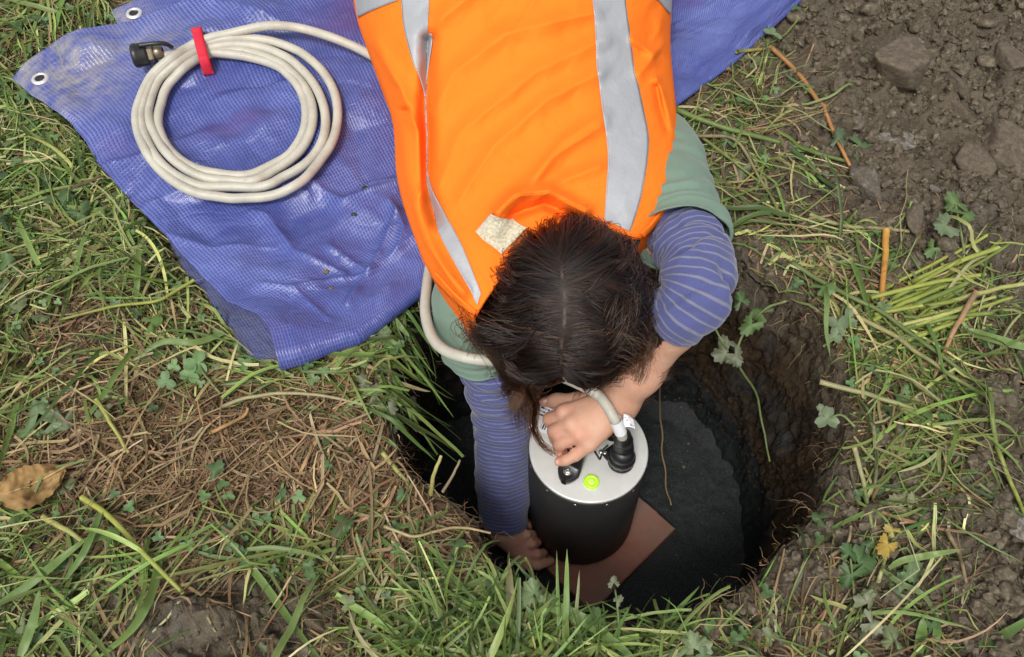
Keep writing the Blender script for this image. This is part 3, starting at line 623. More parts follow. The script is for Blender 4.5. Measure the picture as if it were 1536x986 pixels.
# ------------------------------------------------------------------ pale cable: coil on the tarp, then under the person and down to the instrument
CR = .0071
def build_cable():
    k_ = 560 / 1534.0
    prm = [((962, 480), (300, 243)), ((957, 475), (332, 270)), ((965, 480), (371, 305)), ((979, 484), (411, 341))]
    pts = [(650, 236, .002), (700, 226, .002), (780, 222, .002), (870, 226, .002)]
    tot = 4 * 2 * pi
    for a in np.arange(.06, tot + .01, 2 * pi / 40):
        t = np.clip(a / (2 * pi) - .35, 0, 3.0); i = int(min(2, t)); f = t - i
        f = f * f * (3 - 2 * f)
        c = np.array(prm[i][0]) * (1 - f) + np.array(prm[i + 1][0]) * f; r = np.array(prm[i][1]) * (1 - f) + np.array(prm[i + 1][1]) * f
        wob = 5 * sin(2 * a + t * 2.1) + 4 * sin(3 * a + t * 4.0)
        pts.append((c[0] + (r[0] + wob) * sin(a), c[1] - (r[1] + wob * .8) * cos(a), .0015 * (t + 1) + .006 * max(0, sin(a * 1.0 - 2.2)) * (t / 3)))
    pts += [(1060, 112, .016), (1140, 106, .018), (1240, 118, .018), (1350, 150, .014), (1450, 196, .010), (1530, 244, .008), (1580, 275, .006)]
    W = []
    for x, y, lift in pts:
        P, _ = ray_px(TBVH, x * k_, y * k_); P = P if P is not None else gp(np.array(x * k_), np.array(y * k_), .02)
        W.append(at(x * k_, y * k_, P[2] + CR + lift))
    W = np.array(W)
    zs = W[:, 2].copy(); kk = np.ones(7) / 7; zs2 = np.convolve(np.pad(zs, 3, 'edge'), kk, 'valid'); W[:, 2] = np.maximum(zs2, zs)
    hid = [at(600, 118, .10), at(640, 200, .075), at(650, 300, .055)]
    tail = [(647, 380, .062), (641, 425, .070), (638, 468, .078), (648, 505, .088), (668, 526, .100), (700, 537, .112), (735, 541, .110), (765, 540, .095), (810, 553, .06), (858, 572, .024), (893, 590, .003), (908, 606, .0015), (921, 628, -.006), (931, 648, -.030), (934, 660, -.05)]
    tail = [at(*np.array(p, float)) for p in tail]
    root = thing('cable', tuple(W[60]), 'thick cream cable coiled on the blue tarpaulin and leading down to the instrument', 'cable')
    path = resample(np.vstack([W, hid, tail]), 1500); V, F, uv = tube(path, CR, 14)
    mk('sheath', V, F, M['cable'], root, uv=uv)
    # capped connector on the loose end
    tip = W[0]; d = at(205 + 0., 88., tip[2] + .0) - at(236., 83., tip[2]); d = unit(d * [1, 1, 0]); S = np.cross(d, [0, 0, 1.]); 
    def along(prof, ns, flat=False):
        V, F = lathe(prof, ns); return tip + V[:, :1] * S + V[:, 1:2] * np.array([0, 0, 1.]) + V[:, 2:] * d + [0, 0, .009], F
    _al = along
    def along(prof, ns, flat=False): return _al([(r_ * .86, z_ * .86) for r_, z_ in prof], ns)
    V, F = along([(.0085, -.012), (.0125, -.010), (.0125, .004), (.0110, .005)], 24); b = mk('backshell', V, F, M['brass'], root)
    V, F = along([(.011, .004), (.0168, .0045), (.0178, .007), (.0178, .013), (.0168, .015), (.012, .016)], 6); mk('nut', V, F, M['brass'], b, smooth=False)
    V, F = along([(.014, .014), (.0192, .015), (.0205, .018), (.0205, .031), (.0212, .032), (.0212, .038), (.019, .041), (.0001, .041)], 32); c_ = mk('cap', V, F, M['black'], root)
    V, F, _ = tube(resample(np.array([tip + d * .02 + [0, 0, .030] - S * .006, tip - d * .004 + [0, 0, .031] - S * .009, tip - d * .018 + [0, 0, .027] - S * .008, tip - d * .026 + [0, 0, .016] - S * .004]), 20), .0034, 8); mk('cap_strap', V, F, M['black'], c_)
    # red hook-and-loop strap round the coil
    s0, _ = ray_px(TBVH, 302, 66); s1, _ = ray_px(TBVH, 314, 113)
    ax = unit(s1 - s0); L = np.linalg.norm(s1 - s0); up = np.array([0, 0, 1.]); wv = unit(np.cross(ax, up))
    a = np.linspace(0, 2 * pi, 48, endpoint=False); cx = .5 * L + (.5 * L + .004) * np.sign(np.cos(a)) * np.abs(np.cos(a)) ** .45; cz = .0105 + .0145 * np.sign(np.sin(a)) * np.abs(np.sin(a)) ** .6
    cz = np.where(np.sin(a) > 0, cz + .006 + .0015 * np.cos(cx / .019 * 2 * pi), np.maximum(cz, -.002))
    rings = [s0 + ax * (cx * 1.0)[:, None] * q + up * (cz[:, None] + o_) + wv * w_ for w_, q, o_ in ((-.0078, 1, -.001), (-.0078, 1, .0008), (-.003, 1, .0014), (.003, 1, .0014), (.0078, 1, .0008), (.0078, 1, -.001))]
    V = np.array(rings); st = mk('strap', V, gridf(6, 48, cv=True), M['red'], root)
    e = s0 + ax * -.002 + up * .022; g = np.linspace(-1, 1, 7); X, Y = np.meshgrid(g, g, indexing='ij')
    V = e + ax * (X * .009)[..., None] + wv * (Y * .0085 * (1 - .12 * X * X))[..., None] + up * (.004 - .004 * X ** 2 - .006 * (X < -.5))[..., None]
    V2 = V - up * .0025; mk('strap_end', np.vstack([V.reshape(-1, 3), V2.reshape(-1, 3)]), [gridf(7, 7), gridf(7, 7, off=49)], M['red'], st)
    # moulded plug standing in the socket
    c0 = at(931, 694, LID_Z + .004); tp = at(934, 658, -.052); 
    V, F = lathe([(.0170, 0), (.0182, .002), (.0182, .0055), (.0168, .0065), (.0168, .009), (.0188, .0102), (.0188, .019), (.0168, .0205), (.0168, .023), (.0172, .024), (.0158, .030), (.012, .036), (.0001, .040)], 40)
    rib = 1 + .03 * (np.sign(np.sin(np.arctan2(V[:, 1], V[:, 0]) * 14)) * ((V[:, 2] > .009) & (V[:, 2] < .0185))); V[:, :2] *= rib[:, None]
    pl = mk('plug', V + c0, F[:, ::-1], M['black'], root)
    b0 = c0 + [0, 0, .022]; path = resample(np.array([b0 + [0, -.002, 0], b0 + [.001, .004, .010], (b0 + tp) / 2 + [.001, .004, .008], tp, tp + unit(tp - b0) * .006 + [0, 0, .004]]), 26)
    r = np.interp(np.linspace(0, 1, 26), [0, .3, .55, .6, .8, .82, 1], [.0150, .0142, .0125, .0132, .0125, .0112, .0108]); V, F, _ = tube(path, r, 24); mk('boot', V, F, M['black'], pl)
    # printed flag wrapped on the cable
    i0 = np.argmin(np.linalg.norm(path * 0 + path - tp, axis=1)); f0, f1 = at(925, 634, -.010), at(930, 646, -.026)
    pt = np.array([f0 + (f1 - f0) * q for q in np.linspace(-.35, 1.2, 6)]); V, F, uv = tube(pt, CR + .0012, 20, cap=False); fl = mk('flag_label', V, F, M['label'], root, uv=np.c_[uv[:, 0] * .3 + .7, np.zeros(len(uv))])
    q = [at(936, 620, -.004), at(950, 628, -.010), at(953, 642, -.022), at(935, 640, -.016)]
    n = 8; g = np.linspace(0, 1, n); U, Wg = np.meshgrid(g, g, indexing='ij'); V = (np.array(q[3]) * ((1 - U) * (1 - Wg))[..., None] + np.array(q[2]) * (U * (1 - Wg))[..., None] + np.array(q[1]) * (U * Wg)[..., None] + np.array(q[0]) * ((1 - U) * Wg)[..., None])
    V[..., 2] += .003 * np.sin(U * pi) - .002
    mk('flag', np.vstack([V.reshape(-1, 3), (V - [0, 0, .0005]).reshape(-1, 3)]), [gridf(n, n), gridf(n, n, off=n * n)[:, ::-1]], M['label'], fl, uv=np.vstack([np.c_[U.ravel(), Wg.ravel()]] * 2))
build_cable()

# ------------------------------------------------------------------ person: one continuous body surface grown from a distance field
def surface_nets(f, org, h):
    s = f < 0; c = [(i, j, k) for i in (0, 1) for j in (0, 1) for k in (0, 1)]
    n = np.array(f.shape) - 1
    cnt = np.zeros(n, np.int8)
    for i, j, k in c: cnt += s[i:i + n[0], j:j + n[1], k:k + n[2]]
    I = np.argwhere((cnt > 0) & (cnt < 8)); idx = np.full(n, -1, np.int32); idx[tuple(I.T)] = np.arange(len(I))
    acc = np.zeros((len(I), 3)); m = np.zeros(len(I))
    for a in c:
        for ax in range(3):
            if a[ax]: continue
            b = list(a); b[ax] = 1
            fa = f[I[:, 0] + a[0], I[:, 1] + a[1], I[:, 2] + a[2]]; fb = f[I[:, 0] + b[0], I[:, 1] + b[1], I[:, 2] + b[2]]
            x = (fa < 0) != (fb < 0); t = np.where(x, fa / np.where(x, fa - fb, 1), 0)
            p = np.tile(np.array(a, float), (len(I), 1)); p[:, ax] += t
            acc += p * x[:, None]; m += x
    V = (I + acc / m[:, None]) * h + org; F = []
    for ax in range(3):
        u, v = (ax + 1) % 3, (ax + 2) % 3
        sl0 = [slice(1, -1)] * 3; sl1 = [slice(1, -1)] * 3; sl0[ax] = slice(0, -1); sl1[ax] = slice(1, None)
        e = np.argwhere(s[tuple(sl0)] != s[tuple(sl1)]); o = np.ones(3, int); o[ax] = 0; e = e + o
        fl = s[tuple(e.T)]
        q = []
        for du, dv in ((0, 0), (-1, 0), (-1, -1), (0, -1)):
            g = e.copy(); g[:, u] += du; g[:, v] += dv; q.append(idx[tuple(np.minimum(g, n - 1).T)])
        q = np.stack(q, 1); q[~fl] = q[~fl][:, ::-1]; F.append(q)
    F = np.vstack(F); return V, F[(F >= 0).all(1)]
class Field:
    def __init__(s, lo, hi, h):
        s.lo, s.h = np.array(lo, float), h; s.n = np.ceil((np.array(hi) - lo) / h).astype(int) + 1; s.f = np.full(s.n, .04, np.float32)
    def add(s, bb_lo, bb_hi, fn, k, sub=False):
        a = np.clip(np.floor((np.minimum(bb_lo, bb_hi) - .045 - s.lo) / s.h).astype(int), 0, s.n - 1); b = np.clip(np.ceil((np.maximum(bb_lo, bb_hi) + .045 - s.lo) / s.h).astype(int) + 1, 1, s.n)
        if (b <= a).any(): return
        P = np.stack(np.meshgrid(*[s.lo[i] + np.arange(a[i], b[i]) * s.h for i in range(3)], indexing='ij'), -1)
        d = fn(P); sl = tuple(slice(a[i], b[i]) for i in range(3)); g = s.f[sl]
        if sub: d = -d; t = np.clip(.5 + .5 * (d - g) / k, 0, 1); s.f[sl] = g * (1 - t) + d * t + k * t * (1 - t)
        else: t = np.clip(.5 + .5 * (g - d) / k, 0, 1); s.f[sl] = g * (1 - t) + d * t - k * t * (1 - t)
    def cap(s, a, b, ra, rb, k=.01, **kw):
        a, b = np.array(a, float), np.array(b, float); r = max(ra, rb)
        def fn(P):
            ab = b - a; t = np.clip(((P - a) @ ab) / (ab @ ab + 1e-12), 0, 1)
            return np.linalg.norm(P - a - t[..., None] * ab, axis=-1) - (ra + (rb - ra) * t)
        s.add(np.minimum(a, b) - r, np.maximum(a, b) + r, fn, k, **kw)
    def chain(s, pts, rad, k=.006):
        for i in range(len(pts) - 1): s.cap(pts[i], pts[i + 1], rad[i], rad[i + 1], k)
    def ell(s, c, R, rad, k=.02, **kw):
        c, rad = np.array(c, float), np.array(rad, float); r = rad.max()
        def fn(P):
            q = ((P - c) @ R.T) / rad; l = np.linalg.norm(q, axis=-1); l2 = np.linalg.norm(q / rad, axis=-1) + 1e-9
            return np.where(l < .3, -rad.min() * (1 - l), l * (l - 1) / l2)
        s.add(c - r, c + r, fn, k, **kw)
A3 = lambda px, py, z: at(np.array(float(px)), np.array(float(py)), z)
HEAD = A3(853, 456, .162); _v = unit(CAM - HEAD); _f = unit(np.array([.05, -.80, -.6]) - _v * (np.array([.05, -.80, -.6]) @ _v))
Uh = unit(_v * cos(radians(24)) + _f * sin(radians(24))); Fh = unit(_f * cos(radians(24)) - _v * sin(radians(24))); Rh = np.cross(Fh, Uh); HR = np.array([Rh, Fh, Uh])     # right, face, crown
def hd(a, b, c): return HEAD + a * Rh + b * Fh + c * Uh
S1, E1, W1 = A3(985, 232, .13), A3(1044, 430, .171), A3(928, 603, -.036)
S2, E2, W2 = A3(716, 432, .108), A3(752, 600, -.095), A3(757, 788, -.298)
PERSON = thing('person', (.05, 1.2, float(base_h(0, 1.2))), 'person in an orange high visibility vest leaning head down into the hole', 'person')
def build_body():
    B = Field((-.22, .50, -.372), (.335, 1.24, .42), .0026)
    # trunk, inside the clothes
    hip = np.array([.0, 1.20, .25]); ch = np.array([.07, .83, .105])
    for sx in (-.06, .06): B.cap(hip + [sx, 0, 0], ch + [sx * 1.1, .0, .0], .085, .082, .03)
    B.cap(S1 + [.0, .02, -.01], ch, .05, .07, .03); B.cap(S2 + [.02, .03, -.01], ch, .05, .07, .03)
    nb = np.array([.07, .765, .135]); B.cap(nb, hd(0, -.035, -.075), .058, .052, .02)
    # head: skull, jaw, brow, nose, chin, lips, ears, eye sockets
    B.ell(hd(0, 0, 0), HR, (.0685, .0875, .083), .02); B.ell(hd(0, .035, -.075), HR, (.056, .058, .068), .025); B.cap(hd(0, .068, -.125), hd(0, .072, -.132), .02, .018, .02)
    B.cap(hd(0, .092, -.035), hd(0, .116, -.072), .008, .0125, .012); B.cap(hd(-.02, .086, -.104), hd(.02, .086, -.104), .0075, .0075, .008)
    for sx in (-1, 1):
        B.ell(hd(sx * .069, -.005, -.055), HR, (.009, .022, .032), .008); B.ell(hd(sx * .033, .096, -.036), HR, (.017, .012, .012), .01, sub=True); B.ell(hd(sx * .033, .080, -.037), HR, (.0125, .0125, .0125), .002)
        B.cap(hd(sx * .018, .094, -.020), hd(sx * .05, .082, -.022), .006, .005, .012)
    # arms
    m1 = S1 + (E1 - S1) * .5; B.chain([S1, m1, E1], [.042, .033, .029], .02)
    f1 = E1 + (W1 - E1) * .28; B.chain([E1, f1, E1 + (W1 - E1) * .7, W1], [.029, .0325, .0285, .0245], .02)
    m2 = S2 + (E2 - S2) * .5; B.chain([S2, m2, E2, E2 + (W2 - E2) * .3, W2], [.038, .036, .033, .031, .024], .02)
    # hand on the handle
    mc = [A3(846, 619, -.052), A3(857, 636, -.049), A3(869, 652, -.054), A3(884, 667, -.063)]
    wr = [A3(911, 600, -.040), A3(915, 607, -.037), A3(920, 614, -.038), A3(925, 621, -.042)]
    for a, b in zip(wr, mc): B.cap(a, b, .0145, .0108, .012)
    B.cap(W1, (wr[1] + wr[2]) / 2, .0245, .019, .02)
    for a in mc[:3]: B.ell(a + [0, 0, .0022], np.eye(3), (.0108, .0108, .0105), .006)
    pal = (mc[1] + mc[2] + wr[1] + wr[2]) / 4; B.ell(pal - [0, 0, .006], np.eye(3), (.026, .022, .011), .014)
    B.chain([mc[0], A3(824, 629, -.070), A3(831, 643, -.094), A3(843, 649, -.100)], [.0102, .0094, .0080, .0068], .003)
    B.chain([mc[1], A3(831, 647, -.067), A3(833, 659, -.091), A3(845, 664, -.099)], [.0106, .0097, .0082, .0070], .003)
    B.chain([mc[2], A3(839, 666, -.072), A3(839, 677, -.092), A3(851, 681, -.099)], [.0104, .0096, .0082, .0070], .003)
    B.chain([mc[3], A3(863, 683, -.078), A3(848, 691, -.085), A3(838, 693, -.090)], [.0097, .0086, .0076, .0066], .003)
    B.chain([A3(904, 597, -.052), A3(868, 601, -.074), A3(836, 601, -.086), A3(816, 603, -.090)], [.0150, .0112, .0098, .0076], .008)
    # hand steadying the foot of the instrument
    mc = [A3(787, 845, -.333), A3(789, 830, -.322), A3(785, 815, -.310), A3(779, 802, -.301)]
    wr = [A3(750, 796, -.303), A3(756, 795, -.299), A3(763, 792, -.297), A3(768, 790, -.299)]
    for a, b in zip(wr, mc): B.cap(a, b, .0160, .0100, .012)
    B.cap(W2, (wr[1] + wr[2]) / 2, .0245, .021, .02); B.ell(mc[0] + [0, 0, .002], np.eye(3), (.0115, .0115, .0115), .006); B.ell(mc[1] + [0, 0, .002], np.eye(3), (.0105, .0105, .0105), .005)
    B.chain([mc[0], A3(807, 848, -.333), A3(818, 845, -.341), A3(826, 842, -.345)], [.0094, .0084, .0074, .0066], .002)
    B.chain([mc[1], A3(805, 832, -.322), A3(813, 830, -.333), A3(817, 828, -.340)], [.0092, .0082, .0072, .0064], .002)
    B.chain([mc[2], A3(798, 816, -.307), A3(805, 814, -.319), A3(809, 813, -.328)], [.0088, .0080, .0070, .0062], .002)
    B.chain([mc[3], A3(790, 802, -.296), A3(797, 801, -.306), A3(801, 801, -.315)], [.0082, .0074, .0066, .0058], .002)
    B.chain([A3(770, 790, -.304), A3(782, 786, -.309), A3(791, 786, -.317), A3(797, 790, -.324)], [.0135, .0100, .0084, .0070], .004)
    V, F = surface_nets(B.f, B.lo, B.h)
    # light smoothing along the mesh edges
    e = np.vstack([F[:, [0, 1]], F[:, [1, 2]], F[:, [2, 3]], F[:, [3, 0]]]); deg = np.bincount(e.ravel(), minlength=len(V))[:, None]
    for _ in range(3):
        a = np.zeros_like(V)
        for k in range(3): a[:, k] = np.bincount(e[:, 0], V[e[:, 1], k], len(V)) + np.bincount(e[:, 1], V[e[:, 0], k], len(V))
        V = V * .5 + .5 * a / np.maximum(deg, 1)
    # skin colour: pale forearm, pinker fingers and knuckles, dark roots on the scalp either side of the parting
    c = np.tile(np.array([.56, .345, .245]), (len(V), 1))
    def near(P, r): return np.exp(-(np.linalg.norm(V - P, axis=1) / r) ** 2)[:, None]
    pink = np.zeros((len(V), 1))
    for P in (A3(824, 629, -.07), A3(836, 690, -.09), A3(846, 619, -.05), A3(857, 636, -.05), A3(869, 652, -.05), A3(839, 670, -.075), A3(816, 603, -.09), A3(789, 843, -.33), A3(806, 830, -.33), A3(800, 812, -.32), A3(815, 842, -.34)): pink = np.maximum(pink, near(P, .014))
    pink = np.maximum(pink, .6 * near(A3(845, 650, -.07), .035)); pink = np.maximum(pink, .8 * near(A3(790, 820, -.32), .04))
    c = c * (1 - .62 * pink) + np.array([.56, .235, .165]) * .62 * pink
    for P, r in ((A3(857, 636, -.04), .008), (A3(869, 652, -.043), .008), (A3(846, 619, -.041), .008)): c = c * (1 - .3 * near(P, r)) + np.array([.66, .42, .33]) * .3 * near(P, r)
    q = (V - HEAD) @ HR.T; sk = (q[:, 2] > -.06) & (q[:, 1] < .10 + .3 * np.minimum(q[:, 2] - .02, 0)) & (np.linalg.norm(q, axis=1) < .125)
    pd = part_dist(q); dk = np.where(sk, sstep(.0000, .0012, pd + .0010 * (noise(q[:, 0] * 150, q[:, 1] * 150, 0, 99) + .5)), 0)[:, None]
    c = np.where(sk[:, None], c * np.array([.16, .19, .22]), c) * (1 - dk) + np.array([.018, .012, .009]) * dk
    mk('body', V, F, M['skin'], PERSON, col=c)
# parting in head coordinates: from the whorl forward to the hairline
def part_line(b): return .008 + .004 * np.sin(b * 40)
def part_dist(q):
    b = np.clip(q[:, 1], -.076, .085); d = np.hypot(q[:, 0] - part_line(b), q[:, 1] - b)
    b2 = np.clip(q[:, 0], -.032, .006); d2 = np.hypot(q[:, 0] - b2, q[:, 1] - (-.072 - .35 * (b2 - .006)))
    return np.minimum(d + 100 * (q[:, 2] < 0), d2 + .0012 + 100 * (q[:, 2] < 0))
build_body()
def nail(P, nrm, d, w_, l):
    d = unit(d); nrm = unit(nrm - d * (nrm @ d)); s = np.cross(d, nrm); g = np.linspace(-1, 1, 7); X, Y = np.meshgrid(g, g, indexing='ij')
    V = P + s * (X * w_ * np.sqrt(1 - .35 * Y ** 2))[..., None] + d * (Y * l)[..., None] + nrm * (.0011 - .0016 * X ** 2 - .0006 * Y ** 2)[..., None]
    mk('fingernail', V, gridf(7, 7), M['nail'], PERSON)
M['nail'] = m_flat('fingernail', (.62, .36, .29), .25)
a_, b_ = A3(848, 691, -.085), A3(838, 693, -.090); nail(b_ + unit(CAM - b_) * .0062 + unit(b_ - a_) * .001, CAM - b_, b_ - a_, .0040, .0042)
a_, b_ = A3(836, 601, -.086), A3(816, 603, -.090); nail(b_ + unit(CAM - b_) * .0074 + unit(b_ - a_) * .001, CAM - b_ + np.array([0, -.3, 0]), b_ - a_, .0050, .0055)

# ------------------------------------------------------------------ sleeves
def sleeve(name, ctrl, rad, mat, n=150, ns=72, wr=None, thick=.0022):
    ctrl = np.array(ctrl, float); C = resample(ctrl, n); s0 = np.r_[0, np.cumsum(np.linalg.norm(np.diff(ctrl, axis=0), axis=1))]
    s = np.linspace(0, 1, n); r = np.interp(s, s0 / s0[-1], rad); r = np.convolve(np.pad(r, 6, 'edge'), np.ones(13) / 13, 'valid')
    a = np.linspace(0, 2 * pi, ns, endpoint=False); L = s0[-1]
    disp = wr(s[:, None] * L, a[None], s[:, None]) if wr else 0
    V, F, uv = tube(C, r, ns, cap=False, disp=disp); G = V.reshape(n, ns, 3)
    inn = G + (C[:, None] - G) * (thick / np.linalg.norm(C[:, None] - G, axis=-1))[..., None]
    k = 10                                                             # turned-in hem at both ends
    W = np.concatenate([inn[k:0:-1], G, inn[-1:-k:-1]], 0); U = uv.reshape(n, ns, 2); U = np.concatenate([U[k:0:-1], U, U[-1:-k:-1]], 0)
    return mk(name, W, gridf(len(W), ns, cv=True), mat, PERSON, uv=U)
CRS = [(.30, .3, .0035), (.39, 1.1, .006), (.47, -.6, .008), (.54, .5, .009), (.60, -1.0, .008), (.67, .2, .010), (.74, 1.3, .008), (.81, -.4, .007), (.88, .8, .006), (.94, 0., .004)]
def wr1(s, a, t):      # bunched folds at the bent elbow
    z = .0035 * fbm(s * 30, np.cos(a) * 1.4, np.sin(a) * 1.4, 103) + .0015 * fbm(s * 110, np.cos(a) * 2.4, np.sin(a) * 2.4, 104)
    for k, (c, ph, dp) in enumerate(CRS):
        q = t - c - .035 * np.sin(a + ph) - .016 * np.sin(2 * a + 2 * ph + k) - .008 * noise(a * 3, k, 0, 115); w = .35 + .65 * sstep(-.35, .25, noise(np.cos(a) * 1.3, np.sin(a) * 1.3, k * 2.7, 116))
        z = z - 1.1 * dp * w * np.exp(-np.abs(q) / .014) + .5 * dp * w * np.exp(-((q - .03) / .02) ** 2)
    return z
def wr1_old(s, a, t):
    e = np.exp(-((t - .55) / .36) ** 2)
    ph = s * 300 + 2.2 * np.sin(a + .6) + 1.5 * noise(s * 30, np.cos(a) * 1.5, np.sin(a) * 1.5, 101)
    return e * (.0115 * (1 - 1.6 * np.abs(np.sin(ph / 2)) ** .8) * (.55 + .45 * noise(s * 25, np.cos(a) * 2, np.sin(a) * 2, 113)) + .002 * np.sin(ph * 2.3 + a * 2)) + .003 * fbm(s * 30, np.cos(a) * 1.4, np.sin(a) * 1.4, 103)
def wr2(s, a, t):
    ph = s * 190 + 1.6 * np.sin(a * 1.0 + 2) + 2.5 * noise(s * 18, np.cos(a) * 1.2, np.sin(a) * 1.2, 105)
    e = .25 + .9 * np.exp(-((t - .33) / .2) ** 2)
    return e * (.0042 * (1 - 1.6 * np.abs(np.sin(ph / 2)) ** .8)) + .0045 * fbm(s * 22, np.cos(a) * 1.3, np.sin(a) * 1.3, 107)
def wrt(s, a, t): return .0016 * (t > .93) - .0014 * np.exp(-((t - .925) / .008) ** 2) + .0022 * np.sin(s * 170 + 3 * np.sin(a) + 4 * noise(s * 20, np.cos(a), np.sin(a), 109)) * (.2 + t) + .004 * fbm(s * 16, np.cos(a) * 1.2, np.sin(a) * 1.2, 110)
cuff1 = A3(1006, 480, .134)
sleeve('striped_sleeve', [S1, S1 + (E1 - S1) * .45, A3(1046, 392, .172), A3(1046, 432, .172), A3(1030, 462, .157), cuff1], [.045, .0445, .0445, .0440, .0415, .0375], M['stripe'], 190, 96, wr1)
sleeve('striped_sleeve', [S2, S2 + (E2 - S2) * .5, E2, E2 + (W2 - E2) * .5, A3(756, 780, -.29)], [.046, .048, .0455, .0415, .0370], M['stripe'], 240, 96, wr2)
sleeve('shirt_sleeve', [S1 + [-.03, .05, -.02], S1 + [0, .0, .0], A3(1000, 285, .148), A3(1021, 345, .163), A3(1024, 362, .166)], [.054, .0585, .0605, .0575, .0565], M['tee'], 110, 96, wrt)
sleeve('shirt_sleeve', [S2 + [.02, .06, -.015], S2 + [.0, .01, -.01], A3(715, 470, .072), A3(724, 512, .025), A3(727, 524, .010)], [.050, .055, .057, .055, .0545], M['tee'], 110, 96, wrt)

# ------------------------------------------------------------------ vest: surface given by its silhouettes and the height of the back
VR = [  # left..right edge of the cloth in the photograph, heights at left, middle, right
    ([(515, -150), (770, -150), (1012, -150)], (.26, .425, .27)),
    ([(520, -80), (770, -80), (1012, -80)], (.235, .385, .25)),
    ([(534, 22), (772, 10), (1008, 0)], (.205, .345, .22)),
    ([(560, 95), (785, 85), (1006, 70)], (.185, .318, .195)),
    ([(588, 180), (800, 160), (1013, 150)], (.165, .292, .175)),
    ([(596, 270), (815, 215), (1018, 205)], (.145, .268, .172)),
    ([(618, 345), (825, 262), (1019, 240)], (.150, .250, .176)),
    ([(648, 412), (690, 385), (832, 300), (960, 290), (1010, 295)], (.165, .235, .182)),
    ([(712, 477), (735, 440), (775, 392), (845, 362), (905, 350), (962, 358)], (.172, .214, .184))]
FOLDS = [([(905, 60), (800, 110), (690, 200), (655, 290)], .0045, 15), ([(900, 110), (820, 150), (740, 220), (690, 300)], .0045, 13), ([(902, 175), (840, 215), (780, 290), (740, 350)], .004, 12), ([(890, 20), (760, 50), (680, 110), (650, 170)], .005, 16),
         ([(745, 318), (772, 292), (824, 286), (880, 316)], .009, 9), ([(735, 340), (760, 305), (800, 275), (830, 235), (900, 190)], .005, 11), ([(900, 250), (850, 270), (800, 300)], .0045, 11), ([(840, -60), (720, -20), (660, 30)], .006, 16),
         ([(596, 170), (608, 270), (636, 360), (690, 440)], .012, 13), ([(560, 70), (600, 130), (628, 200), (632, 290)], .010, 13), ([(990, 30), (1000, 60), (960, 110)], .006, 11), ([(985, 120), (1003, 165), (1012, 205)], .008, 9), ([(950, 60), (985, 85), (1005, 90)], .006, 8)]
GROOVES = [([(642, 60), (640, 160), (640, 275), (655, 330)], .013, 11), ([(575, 150), (592, 168), (608, 166)], .010, 7), ([(990, 85), (1008, 95)], .009, 7), ([(770, 322), (815, 305), (870, 330)], .006, 8), ([(1002, 195), (990, 160), (985, 130)], .006, 6)]
def vest_grid(n, m):
    rows = np.array([resample(np.array(r, float), 81) for r, _ in VR]); zs = np.array([z for _, z in VR])
    t = np.linspace(0, 1, n)
    rr = np.array([resample(rows[:, j], 200) for j in range(81)]); ti = t * 199; rr = np.stack([[np.interp(ti, np.arange(200), rr[j, :, k]) for j in range(81)] for k in (0, 1)], -1)
    zz = resample(np.c_[np.arange(len(VR)), zs], 200)[:, 1:]; zz = np.stack([np.interp(ti, np.arange(200), zz[:, k]) for k in range(3)], 1)
    v = .5 - .5 * np.cos(np.linspace(0, pi, m)); px = np.array([np.interp(v, np.linspace(0, 1, 81), rr[:, i, 0]) for i in range(n)]); py = np.array([np.interp(v, np.linspace(0, 1, 81), rr[:, i, 1]) for i in range(n)])
    w_ = 2 * v - 1; arch = (1 - np.abs(w_) ** 2.05) ** .5
    side = zz[:, :1] * (1 - v) + zz[:, 2:] * v; z = side + (zz[:, 1:2] - (zz[:, :1] + zz[:, 2:]) / 2) * arch
    inner = sstep(0, .06, np.minimum(v, 1 - v))[None]
    for l, a, s in FOLDS: z = z + 1.75 * a * (.55 * np.exp(-(polydist(px, py, l) / s) ** 2) + .45 * np.exp(-polydist(px, py, l) / (s * .6))) * inner
    for l, a, s in GROOVES: z = z - 1.9 * a * np.exp(-(polydist(px, py, l) / s) ** 2) * inner
    z = z + inner * (.0035 * fbm((px * .8 + py * .5) / 60, (px * .5 - py * .8) / 150, 0, 121) - .0055 * sstep(.0, .5, fbm(px / 130, py / 130, 0, 124)) * np.abs(noise((px * .86 + py * .5) / 26, (px * .5 - py * .86) / 110, 0, 123)) + .0012 * fbm((px * .8 + py * .5) / 22, (px * .5 - py * .8) / 50, 0, 122))
    return at(px, py, z), px, py
